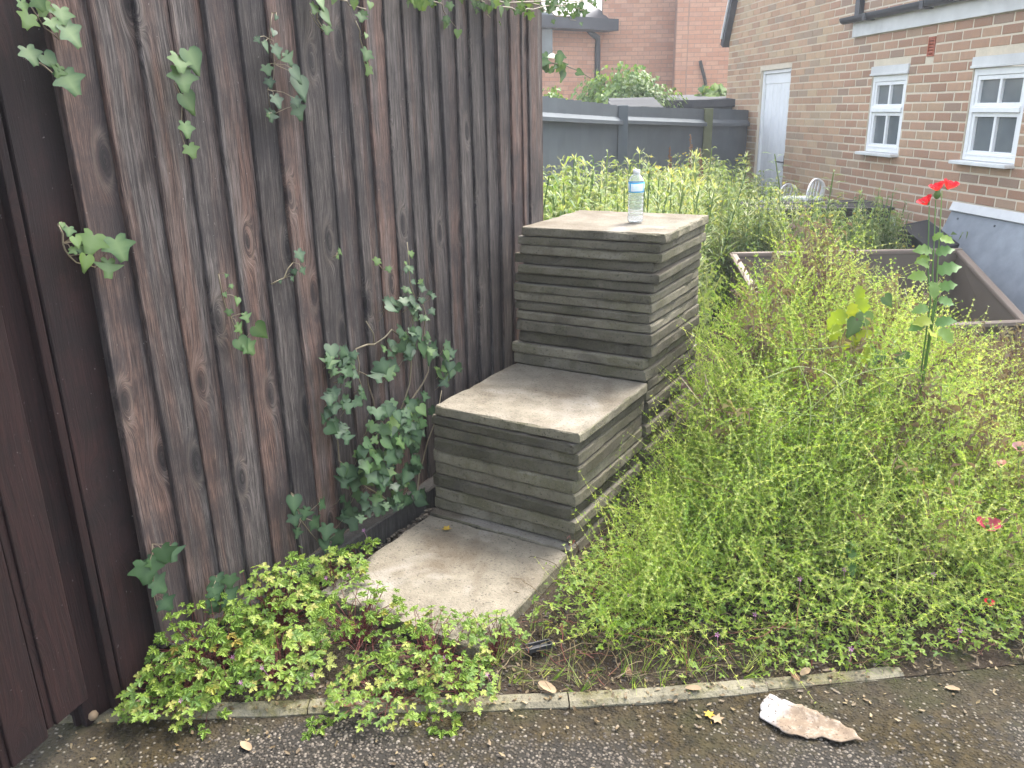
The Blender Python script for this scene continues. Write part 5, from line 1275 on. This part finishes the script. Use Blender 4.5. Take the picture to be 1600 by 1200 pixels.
# straw-coloured stalks and trodden stems
A = Acc()
def stalk(p0, p1, sag, r, tint, mi, n=8):
    b = MB(); pts = [p0*(1-q)+p1*q+np.array([U(-.008, .008), U(-.008, .008), sag*4*q*(1-q)+U(-.004, .004)]) for q in np.linspace(0, 1, n)]
    b.tube(pts, [r*(1-.5*i/n) for i in range(n)], 4, cap=False); V = np.array(b.v); Fc = []
    for f in b.f: Fc += [(f[0], f[1], f[2]), (f[0], f[2], f[3])]
    A.add(V, np.array(Fc), np.full(len(V), tint), mi)
for _ in range(900):
    x = U(.03, 1.9); k = abs(random.gauss(.12, .30)) if random.random() < .6 else U(.05, 1.2); y = float(np.interp(x, KX, KY))+k/.845
    if x < .05 and y > -.05: continue
    if not (k > .03): continue
    z0 = float(soil_z(x, y)); h = float(mound(np.array(x), np.array(y))); a = U(0, 6.28); L = U(.06, .22); p0 = np.array([x, y, z0+h*U(.3, 1)*.8+.004]); p1 = p0+np.array([math.cos(a)*L, math.sin(a)*L, U(-.03, .06)*(h/.3+.2)])
    if kerb_k(p1[0], p1[1]) < .0: continue
    p1[2] = max(p1[2], float(soil_z(p1[0], p1[1]))+.004); stalk(p0, p1, U(0, .03), U(.0009, .0018), U(0, 1), 0 if random.random() < .8 else 1)
for _ in range(60):      # red stems by the slab edge
    p0 = onz(U(890, 1000), U(850, 940), -.04); p1 = p0+np.array([U(-.04, .16), U(-.12, .12), U(.0, .09)]); stalk(p0, p1, U(.0, .03), U(.001, .002), U(0, 1), 1)
o = link('dry_stalks', A.mesh('dry_stalks', [M['dead'], M['redstem']])); tagp(o, 'tangle of dry straw and red stems lying on the soil by the slabs and kerb', 'stalks', kind='stuff')
# long pale arching stems over the mound
A = Acc()
def on_mound(px, py, up=.03):
    lo = None
    for z in np.arange(.9, -.06, -.01):
        p = onz(px, py, z)
        if z <= float(soil_z(p[0], p[1]))+float(mound(np.array(p[0]), np.array(p[1])))+up: return p
    return onz(px, py, 0)
for pl in ([(1240, 770), (1262, 700), (1268, 640), (1262, 600), (1248, 572)], [(1090, 640), (1150, 610), (1200, 590), (1245, 570), (1290, 580), (1318, 605), (1318, 630), (1295, 650)], [(1140, 700), (1200, 680), (1260, 645), (1310, 600), (1360, 576), (1420, 574)], [(1060, 650), (1130, 630), (1200, 640), (1270, 650), (1330, 655)], [(1185, 790), (1190, 730), (1180, 700)], [(1400, 940), (1402, 890), (1405, 860)], [(1190, 620), (1210, 660), (1200, 700)], [(1330, 560), (1420, 620), (1480, 640), (1560, 645)], [(1540, 830), (1560, 880), (1590, 900)], [(1100, 560), (1170, 540), (1260, 548), (1330, 540)], [(1310, 700), (1300, 660), (1310, 620)]):
    pp = [on_mound(px, py, .05) for px, py in pl]; b = MB(); fine = []
    for i in range(len(pp)-1):
        for q in range(4): fine.append(pp[i]*(1-q/4)+pp[i+1]*q/4)
    fine.append(pp[-1]); 
    for _ in range(3): fine = [fine[0]]+[(fine[i-1]+fine[i]*2+fine[i+1])/4 for i in range(1, len(fine)-1)]+[fine[-1]]
    b.tube(fine, .0019, 5, cap=False); V = np.array(b.v); Fc = []
    for f in b.f: Fc += [(f[0], f[1], f[2]), (f[0], f[2], f[3])]
    A.add(V, np.array(Fc), np.full(len(V), U(.2, .9)))
    for p in fine[::2]:
        Vq, Fq_, Tq = SPR[0]; m_ = tilt(1, 1.4)[0]*.22; A.add(Vq@m_.T+p, Fq_, np.full(len(Vq), .5))
o = link('trailing_stems', A.mesh('trailing_stems', [M['stem_g']])); tagp(o, 'long pale green stems arching over the bedstraw mound', 'stems', kind='stuff')
# purple-brown seeding grass
N = 640; x = RNG.uniform(.12, 1.9, N*3); y = RNG.uniform(.25, 2.9, N*3); H = mound(x, y)
w_ = .12+.88*ss(.25, .8, y-.15*x+.15*vnoise(x, y, 4, 51)); okm = in_mound(x, y) & (x > .24) & (y-.25*x < 2.2) & (RNG.uniform(0, 1, N*3) < w_); x, y, H = x[okm][:N], y[okm][:N], H[okm][:N]; N = len(x)
z = soil_z(x, y)+np.maximum(H-.30, 0)*RNG.uniform(.5, 1.0, N); Rm = tilt(N, .35)*RNG.uniform(.75, 1.15, N)[:, None, None]; A = Acc(); grp = RNG.integers(0, 4, N); tt = np.clip(RNG.normal(.42, .2, N), 0, 1)
for g_ in range(4): q = grp == g_; A.add(*instance(BRT[g_], Rm[q], np.stack([x[q], y[q], z[q]], -1), tt[q]))
o = link('seeding_grass', A.mesh('seeding_grass', [M['brome']])); tagp(o, 'purple-brown drooping seed heads of grass rising out of the mound before the brown box', 'grass', kind='stuff')
# green grass blades: right edge by the box, between everything
N = 900; x = RNG.uniform(.15, 2.3, N); y = RNG.uniform(-.2, 3.2, N); okm = in_mound(x, y) & (kerb_k(x, y) > .35) & ((RNG.uniform(0, 1, N) < .22) | ((x > 1.05) & (y > 1.2) & (y < 2.3))); x, y = x[okm], y[okm]; N = len(x); H = mound(x, y)
z = soil_z(x, y)+np.maximum(H-.2, 0)*.8; A = Acc(); grp = RNG.integers(0, 4, N); Rm = tilt(N, .4)*RNG.uniform(.6, 1.3, N)[:, None, None]
for g_ in range(4): q = grp == g_; A.add(*instance(GRT[g_], Rm[q], np.stack([x[q], y[q], z[q]], -1), np.clip(RNG.normal(.3, .2, q.sum()), 0, .8)))
o = link('grass_blades', A.mesh('grass_blades', [M['straw']])); tagp(o, 'arching green grass blades in front of the brown box', 'grass', kind='stuff')
A = Acc(); n_ = 0
while n_ < 150:
    x = U(.03, 1.0); k = U(.04, .32); y = float(np.interp(x, KX, KY))+k/.845
    if x < .06 and y > -.03: continue
    V, Fc, T = random.choice(GRT); m_ = tilt(1, 1.1)[0]*U(.18, .4); A.add(V@m_.T+np.array([x, y, float(soil_z(x, y))-.002]), Fc, T+U(.1, 1.0)); n_ += 1
o = link('trodden_grass', A.mesh('trodden_grass', [M['straw']])); tagp(o, 'short trodden grass tufts on the bare soil behind the kerb', 'grass', kind='stuff')
# dead brown weed at the stack corner
t = thing('dead_weed', 'dead brown weed leaning by the right side of the tall slab stack', 'weed', tuple(map(float, onz(1078, 745, -.05))))
A = Acc(); base = onz(1078, 745, -.05)
for _ in range(16):
    b = MB(); pts = [base+np.array([U(-.015, .015), U(-.015, .015), 0])]; d = np.array([U(-.2, .05), U(-.1, .1), 1.0])
    for s in range(6): pts.append(pts[-1]+d*U(.035, .05)); d = d+np.array([U(-.15, .1), U(-.12, .12), 0])
    b.tube(pts, [.0016*(1-.12*i) for i in range(7)], 4, cap=False); V = np.array(b.v); Fc = []
    for f in b.f: Fc += [(f[0], f[1], f[2]), (f[0], f[2], f[3])]
    A.add(V, np.array(Fc), np.full(len(V), U(.2, .9)))
    for p in pts[2:]:
        for _ in range(3): Vq, Fq_, Tq = SPR[1]; m_ = tilt(1, 1.5)[0]*U(.1, .25); A.add(Vq@m_.T+p, Fq_, np.full(len(Vq), U(.2, .9)))
link('stems', A.mesh('stems', [M['dead']]), t).data.transform(Matrix.Translation(-Vector(base)))

# ------------------------------------------------------------------ tall weeds at the back of the plot
def free(p):
    if (p-H0)@HN < .12: return False
    if inside((p[0], p[1]), rim2): return False
    q = p-tb_c; 
    if abs(q@tb_u) < tb_L/2+.05 and -.05 < q@tb_n < .62: return False
    return p[1] > 1.15 and not (p[0] < .12 and p[1] < 1.35)
tb_c = c_tab = np.array([(tR+tL)[0]/2, (tR+tL)[1]/2, 0]); uu = tR-tL; uu[2] = 0; tb_L = np.linalg.norm(uu); tb_u = uu/tb_L; tb_n = np.array([-tb_u[1], tb_u[0], 0])
def fence_d(p):  # positive on this side of the back fence
    a = e_(L0); c_ = e_(Pm); d_ = e_(P2); r = 1e9
    for s_, e2 in ((a, c_), (c_, d_), (d_, e_(P3))):
        u_ = (e2-s_)/np.linalg.norm(e2-s_); n_ = np.array([u_[1], -u_[0], 0]); q = (p-s_)@u_
        if -.1 < q < np.linalg.norm(e2-s_)+.1: r = min(r, (p-s_)@n_)
    return r
A = Acc(); cnt = 0; YF = []
while cnt < 2100:
    D = U(3.5, 10.2); px = U(800, 1450); p = CAM+HD*D+HR*((px-800)/F_PX*D); p[2] = 0
    if not free(p) or fence_d(p) < .12 or (px > 1120 and D < 6.0) or (px > 1000 and D < 4.2) or (px > 1062 and D < 5.3): continue
    lim = np.interp(px, [800, 850, 935, 1000, 1060, 1110, 1150, 1200, 1260, 1290, 1330, 1400, 1450], [258, 256, 252, 250, 240, 238, 250, 275, 305, 300, 310, 335, 360])
    hmax = CAM[2]+.1-(lim-163)/F_PX*D
    h = hmax*min(1.08, abs(random.gauss(.82, .17)))*(.86+.14*math.sin(px*.045)*math.sin(D*3.1+px*.02))
    if h < .2: continue
    kind = random.choices([0, 1, 2], [.36, .2, .44])[0]; T_ = random.choice(WT[kind]); m_ = (tilt(1, .22)[0])*h; m_[:, :] = m_; 
    m_ = m_@np.diag([1.0, 1.0, 1.0]); tint = min(1, max(0, random.gauss(.42 if px < 1100 else .36, .17)))
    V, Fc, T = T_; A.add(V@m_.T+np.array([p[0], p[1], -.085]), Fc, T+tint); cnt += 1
    if random.random() < .10 and px > 1000: YF.append(p+np.array([0, 0, h-.08]))
for _ in range(260):
    D = U(5.85, 6.38); px = U(1130, 1400); p = CAM+HD*D+HR*((px-800)/F_PX*D); p[2] = 0
    if inside((p[0], p[1]), rim2): continue
    lim = U(318, 372) if random.random() < .8 else U(285, 320); h = CAM[2]+.1-(lim-163)/F_PX*D*1.05
    if h < .15: continue
    kind = random.choices([0, 1, 2], [.4, .3, .3])[0]; V, Fc, T = random.choice(WT[kind]); m_ = tilt(1, .2)[0]*h; A.add(V@m_.T+np.array([p[0], p[1], -.085]), Fc, T+min(1, max(0, random.gauss(.3, .15))))
o = link('tall_weeds', A.mesh('tall_weeds', [M['weed']])); tagp(o, 'mass of tall yellow-green weeds filling the plot behind the slab stacks', 'weeds', kind='stuff')
A = Acc()
for _ in range(900):
    D = U(3.4, 9.5); px = U(800, 1450); p = CAM+HD*D+HR*((px-800)/F_PX*D)
    if not free(p) or fence_d(p) < .1 or (px > 1120 and D < 6.0): continue
    V, Fc, T = random.choice(GRT+BRT); m_ = tilt(1, .35)[0]*U(.9, 1.7); A.add(V@m_.T+np.array([p[0], p[1], -.085]), Fc, T+U(.4, .85))
o = link('tall_grass', A.mesh('tall_grass', [M['weed']])); tagp(o, 'pale tall grass mixed into the weeds behind the slab stacks', 'grass', kind='stuff')
b = MB()
for p in YF:
    for _ in range(4): flower5(b, p+np.array([U(-.06, .06), U(-.06, .06), U(-.05, .05)]), .011, (0, -.6, .6))
tv = b.mesh('yellow_flowers', M['yflower']); o = link('yellow_flowers', tv); tagp(o, 'small yellow flower heads dotted among the tall weeds by the house', 'flowers', kind='stuff')
def big_weed(px, top, D, kind, label, name, cat, tint, group, h=None, wide=1.0):
    p = CAM+HD*D+HR*((px-800)/F_PX*D); zt = CAM[2]-(top-163-(px-800)*-.004)/F_PX*D*1.02; hh = zt+.09
    t = thing(name, label, cat, (float(p[0]), float(p[1]), -.085), group)
    V, Fc, T = random.choice(WT[kind]); m_ = tilt(1, .08)[0]*hh; m_ = m_@np.diag([wide, wide, 1.0]); st_ = 42
    W = V@m_.T; nst = 7*6
    link('stem', np_mesh('stem', W[:nst], Fc[(Fc < nst).all(1)], np.full(nst, .5), M['weed']), t)
    Fl = Fc[(Fc >= nst).all(1)]-nst; fo = link('foliage', np_mesh('foliage', W[nst:], Fl, T[nst:]+tint, M['weed']), t); fo['kind'] = 'stuff'
for i, (px, top, D, tint, lab) in enumerate(((862, 262, 6.2, .62, 'pale flowering nettle nearest the end of the timber fence'), (886, 254, 6.4, .6, 'tall pale nettle, second from the timber fence end'), (916, 258, 6.4, .62, 'pale nettle standing before the left fence boards, third from the timber fence'),
        (956, 262, 6.3, .62, 'pale nettle just left of the grey fence post'), (981, 266, 6.1, .66, 'pale nettle right behind the water bottle'), (898, 280, 5.6, .55, 'shorter nettle low behind the left edge of the top slab'), (1012, 252, 7.2, .4, 'greener nettle right of the grey fence post'))):
    big_weed(px, top, D, 0, lab, 'nettle', 'nettle', tint-.1, 'nettles behind the slab stack', wide=1.15)
big_weed(939, 236, 7.0, 1, 'single taller blue-green weed standing above the pale nettles', 'tall_weed', 'weed', .12, None, wide=1.3)
for px, top, D, lab in ((1291, 262, 6.2, 'leafy willowherb shoot standing left of the white chair back edge'), (1383, 298, 6.25, 'leafy willowherb shoot in front of the dark table right end'), (1340, 325, 6.2, 'shorter willowherb shoot before the dark table middle'), (1222, 232, 7.6, 'tall thin willowherb growing up against the white door')):
    big_weed(px, top, D, 1, lab, 'willowherb', 'willowherb', .22, 'willowherb round the dark table', wide=1.7)
def dock(px, top, D, lab):
    p = CAM+HD*D+HR*((px-800)/F_PX*D); zt = CAM[2]-(top-163)/F_PX*D; t = thing('dock_plant', lab, 'dock', (float(p[0]), float(p[1]), -.085), 'rusty dock seed spikes'); A = Acc()
    for s in range(3):
        b = MB(); hh = zt+.085-abs(s)*.09; pts = [np.array([s*.03*q-.02*s+.01*math.sin(q*4), .02*s*q, hh*q]) for q in np.linspace(0, 1, 6)]; b.tube(pts, .004, 4, cap=False); V = np.array(b.v); Fc = []
        for f in b.f: Fc += [(f[0], f[1], f[2]), (f[0], f[2], f[3])]
        A.add(V, np.array(Fc), np.full(len(V), .4))
        for _ in range(120):
            q = U(.62, 1.0); f = q*5; i = min(4, int(f)); c_ = pts[i]*(1-f+i)+pts[i+1]*(f-i)+np.array([U(-1, 1), U(-1, 1), U(-.5, .5)])*.028*(1.25-q); V, Fc, T = ICO; A.add(V*U(.005, .009)*np.array([1, 1, .6])+c_, Fc, np.full(len(V), U(0, .5)))
    link('seed_spikes', A.mesh('seed_spikes', [M['rust']]), t)
dock(1046, 222, 8.0, 'rusty dock seed spike left of the tallest one'); dock(1076, 205, 8.2, 'tallest rusty dock seed spike before the dark fence'); dock(1092, 226, 8.2, 'shorter rusty dock spike next to the mossy fence post')
# ------------------------------------------------------------------ ivy bush behind the fence, small shrub by the shed
def bush(label, cx, cy, z0, rx, ry, h, n, size, name='ivy_bush', cat='bush', mat='ivy_s'):
    t = thing(name, label, cat, (cx, cy, -.1)); L = []; tmpl = None
    V0, F0 = [], []
    me = ivyL['ivy'][1]; V0 = np.array([v.co[:] for v in me.vertices]); F0 = np.array([p.vertices[:] for p in me.polygons if len(p.vertices) == 3])
    off = []; Rm = []
    for _ in range(n):
        a = U(0, 6.28); e = math.asin(U(-.1, 1)); r = U(.75, 1.03)*(1+.13*math.sin(a*3+e*5)+.10*math.sin(a*7+2))
        nn = np.array([math.cos(a)*math.cos(e), math.sin(a)*math.cos(e), math.sin(e)]); p = np.array([rx*nn[0]*r, ry*nn[1]*r, z0+.1+h*nn[2]*r])
        nr = nn+np.array([U(-.5, .5), U(-.5, .5), U(-.1, .6)]); nr /= np.linalg.norm(nr); tipd = np.array([nn[0]+U(-.6, .6), nn[1]+U(-.6, .6), -1+U(0, .5)]); y = -tipd/np.linalg.norm(tipd); z = nr-y*(nr@y); z /= np.linalg.norm(z); xx = np.cross(y, z)
        off.append(p); Rm.append(np.stack([xx, y, z], 1)*U(*size))
    V, Fc, T = instance((V0, F0, np.zeros(len(V0))), np.array(Rm), np.array(off), np.clip(RNG.normal(.62, .2, n), 0, 1))
    c_, s_ = HR[0], HR[1]; Rz = np.array([[c_, -s_, 0], [s_, c_, 0], [0, 0, 1]]); fo = link('foliage', np_mesh('foliage', V@Rz.T, Fc, T, M[mat]), t); fo['kind'] = 'stuff'
    b = MB(); 
    for s in range(4): b.tube([(cx, cy, -.1), (cx+U(-.2, .2)*rx, cy+U(-.2, .2)*ry, z0*.6), (cx+U(-.6, .6)*rx, cy+U(-.5, .5)*ry, z0+h*.5)], [.06, .045, .02], 6)
    b.build('trunk', M['vine'], t)
q = flat(974, 11.6); zc = depth(970, 163, 11.9)[2]; bush('rounded ivy bush behind the garden fence against the orange house', float(q[0]), float(q[1]), float(zc)-.25, .72, .5, .66, 4200, (.032, .062))
q = flat(1118, 12.4); zc = depth(1118, 152, 12.7)[2]; bush('small dark shrub top above the grey shed by the house corner', float(q[0]), float(q[1]), float(zc)-.06, .26, .2, .22, 160, (.06, .12), name='shrub')
q = flat(862, 9.4); zc = depth(862, 152, 9.6)[2]; bush('small pale green shrub peeping over the fence by the timber fence end', float(q[0]), float(q[1]), float(zc)-.12, .14, .12, .20, 110, (.04, .07), name='shrub')

# ------------------------------------------------------------------ poppies
def wavy_leaf(name, mat, seed):
    r = random.Random(seed); V = []; Fc = []; n = 7
    for i in range(n+1):
        q = i/n; wdt = .34*math.sin(math.pi*min(1, .12+q*.88))**.7*(1.15 if i % 2 else .78) if 0 < i < n else .03
        for s in (-1, 0, 1): V.append((s*wdt, -q, .18*abs(s)*wdt+r.uniform(-.05, .05)*abs(s)-.35*q*q))
    for i in range(n):
        for j in range(2): a = i*3+j; Fc += [(a, a+3, a+4), (a, a+4, a+1)]
    me = bpy.data.meshes.new(name); me.from_pydata(V, [], Fc); me.materials.append(mat); me.polygons.foreach_set('use_smooth', [True]*len(Fc)); me.update(); return me
PL = [wavy_leaf('leaf', M['poppyleaf'], s) for s in range(3)]; YL = [wavy_leaf('leaf', M['yellowleaf'], s+9) for s in range(2)]
def bloom(parent, p, r, mat, tiltv=(0, -.3, 1), open_=.75, crumple=.18):
    n = np.asarray(tiltv, float); n /= np.linalg.norm(n); u = np.cross(n, [1, 0, .1]); u /= np.linalg.norm(u); v = np.cross(n, u)
    fl_ = MB(); fl_.lathe([(.001, .012), (.005, .011), (.0065, .006), (.005, 0), (.001, -.002)], p, 8); f_ = fl_.build('flower', M['poppyleaf'], parent)
    for k in range(4):
        a0 = k*math.pi/2+(.2 if k % 2 else 0); rr = r*(1.0 if k % 2 else .92); V = []; Fc = []; na, nr_ = 9, 5
        for i in range(nr_+1):
            q = i/nr_
            for j in range(na+1):
                t_ = -1+2*j/na; a = a0+t_*.95*(.35+.65*q); rad = rr*q*(1-.16*t_*t_)*math.sin(open_*1.57)
                hgt = rr*(q**1.6)*math.cos(open_*1.57)*1.1+.12*rr*q*q+crumple*rr*q*U(-.5, .5)*.6+.003*(k % 2)
                V.append(p+(u*math.cos(a)+v*math.sin(a))*rad+n*hgt)
        for i in range(nr_):
            for j in range(na): a = i*(na+1)+j; Fc.append((a, a+1, a+na+2, a+na+1))
        b = MB(); b.add(V, Fc, 0, True); b.build('petal', M[mat], f_)
Dp = 2.75
base = onz(1456, 508, .22); base = CAM+HD*Dp+HR*((1456-800)/F_PX*Dp*1.0); 
pz = depth(1456, 490, Dp); pz2 = np.array([pz[0], pz[1], float(soil_z(pz[0], pz[1]))])
pop = thing('poppy_plant', 'tall poppy with two joined red blooms, one lower red bloom and a green pod', 'poppy', tuple(map(float, pz2)), 'poppies in the weed bed')
def pst(pts): b = MB(); b.tube(pts, [.0034, .003, .0028, .0024, .002, .002][:len(pts)], 6); b.build('stem', M['poppyleaf'], pop)
def dpt(px, py): return depth(px, py, Dp)
pst([pz2, dpt(1454, 470), dpt(1450, 420), dpt(1451, 360), dpt(1452, 322)]); pst([pz2, dpt(1460, 470), dpt(1457, 430), dpt(1460, 370), dpt(1462, 312)]); pst([pz2, dpt(1463, 470), dpt(1464, 430), dpt(1468, 370), dpt(1472, 298)])
bloom(pop, dpt(1449, 320), .031, 'petal', (-.5, -.4, .9), .6); bloom(pop, dpt(1466, 299), .031, 'petal', (-.3, -.3, 1), .58); bloom(pop, dpt(1480, 296), .033, 'petal', (.4, -.2, 1), .58)
b = MB(); b.lathe([(.001, .022), (.007, .021), (.009, .019), (.0075, .016), (.0115, .010), (.0115, .003), (.007, -.006), (.002, -.009)], dpt(1464, 307), 12); b.build('seed_pod', M['poppyleaf'], pop)
for (px, py, s, lat, m_) in ((1472, 372, 24, 1, PL), (1452, 392, 30, -1, PL), (1466, 396, 28, 1, PL), (1448, 402, 24, -1, PL), (1468, 425, 36, 1, PL), (1444, 432, 30, -1, PL), (1470, 450, 28, 1, PL), (1458, 440, 30, .2, PL), (1450, 415, 26, -.3, PL), (1446, 480, 26, -1, PL), (1470, 468, 26, 1, PL), (1452, 500, 32, -.5, YL), (1463, 505, 30, .5, PL), (1440, 505, 26, -1, PL), (1456, 520, 32, .1, YL), (1470, 515, 34, 1, PL), (1459, 375, 18, .4, PL)):
    p = dpt(px-4*lat, py); put_leaf(pop, random.choice(m_), p, HR*lat+np.array([0, -.4, U(-.5, .5)]), -HD*.8+np.array([U(-.3, .3), 0, .7]), s*PXM*Dp*.95)
def small_poppy(px, py, D, r, mat, label, op=.8, tv=(0, -.5, .9)):
    p = depth(px, py, D); g_ = np.array([p[0]+.02, p[1]+.03, float(soil_z(p[0], p[1]))]); t = thing('poppy', label, 'poppy', tuple(map(float, g_)), 'poppies in the weed bed')
    b = MB(); b.tube([g_, (g_+p)/2+np.array([.015, 0, .0]), p], [.002, .0017, .0014], 5); b.build('stem', M['poppyleaf'], t); bloom(t, p, r, mat, tv, op)
def surfD(px, py, up=.05): p = on_mound(px, py, up); return float((p-CAM)@CF)
small_poppy(1543, 826, surfD(1543, 826, .16), .040, 'pinkpetal', 'open faded pink-red poppy low on the right of the weed bed', .72, (.1, -.25, 1))
small_poppy(1563, 730, surfD(1563, 730, .14), .024, 'palepetal', 'small closed dusky pink poppy above the open pink one', .4)
small_poppy(1592, 703, surfD(1592, 703, .14), .028, 'palepetal', 'pale pink poppy at the right edge of the picture', .6)
small_poppy(1596, 770, surfD(1596, 770, .05), .014, 'palepetal', 'tiny whitish poppy bud at the right edge below the pale pink one', .4)
small_poppy(1545, 942, surfD(1545, 942, .05), .015, 'petal', 'deep red drooping poppy petal near the kerb at the right', .9, (.2, -.3, 1))
# yellow-green sapling leaves in the mound
yp = on_mound(1345, 520, .05); t = thing('yellow_leaf_plant', 'bright yellow-green broad-leaved seedling in the mound before the brown box', 'plant', (float(yp[0]), float(yp[1]), float(soil_z(yp[0], yp[1]))))
b = MB(); tp2 = depth(1340, 458, float((yp-CAM)@CF)); g_ = np.array([yp[0], yp[1], float(soil_z(yp[0], yp[1]))]); b.tube([g_, yp, tp2], [.003, .0025, .0015], 5); b.build('stem', M['poppyleaf'], t); Dy = float((yp-CAM)@CF)-.02
for (px, py, s) in ((1338, 455, 28), (1345, 475, 32), (1330, 482, 28), (1350, 498, 26), (1320, 495, 34), (1338, 510, 28), (1330, 525, 34), (1360, 520, 26), (1310, 515, 26), (1345, 530, 30), (1358, 550, 34), (1370, 558, 30), (1382, 470, 20), (1408, 560, 24)):
    p = depth(px, py-s*.3, Dy+U(-.04, .02)); put_leaf(t, random.choice(YL+[ivyL['ivy_pale'][1]]) if s < 32 else random.choice(YL), p, HR*U(-.9, .9)+np.array([0, -.3, -.9]), -HD+np.array([U(-.3, .3), 0, U(.2, .9)]), s*PXM*Dy*1.1)
# nettle seedling near kerb
np_ = on_mound(1330, 850, .04); t = thing('young_nettle', 'young toothed-leaf nettle shoot in the low herbs right of centre', 'nettle', (float(np_[0]), float(np_[1]), float(soil_z(np_[0], np_[1]))), None)
b = MB(); g_ = np.array([np_[0], np_[1], float(soil_z(np_[0], np_[1]))]); b.tube([g_, np_], .002, 5); b.build('stem', M['poppyleaf'], t)
for i in range(10):
    a = i*1.57+.4; q = np_-np.array([0, 0, .018*(i//2)]); put_leaf(t, random.choice(PL), q, (math.cos(a), math.sin(a), -.25), (math.cos(a)*.4, math.sin(a)*.4-.2, 1), .035+.006*(i//2))

# ------------------------------------------------------------------ thin scattering volume, added to pale the background like lens glare
hz_c, hz_s = np.array([0.0, 12.0, 3.4]), np.array([60.0, 50.0, 9.2])
b = MB(); b.box(hz_c, hz_s); hm = bpy.data.materials.new('added_haze'); hm.use_nodes = True; hn = hm.node_tree; hn.nodes.clear()
pv_ = hn.nodes.new('ShaderNodeVolumePrincipled'); pv_.inputs['Color'].default_value = (.93, .96, 1.0, 1); pv_.inputs['Density'].default_value = .0034; pv_.inputs['Anisotropy'].default_value = .35
ho = hn.nodes.new('ShaderNodeOutputMaterial'); hn.links.new(pv_.outputs[0], ho.inputs['Volume'])
hz = b.build('added_haze', hm); hz['kind'] = 'stuff'; hz['label'] = 'thin pale volume added to wash out the background like lens glare'; hz['category'] = 'added_haze'
SC.cycles.volume_bounces = 0
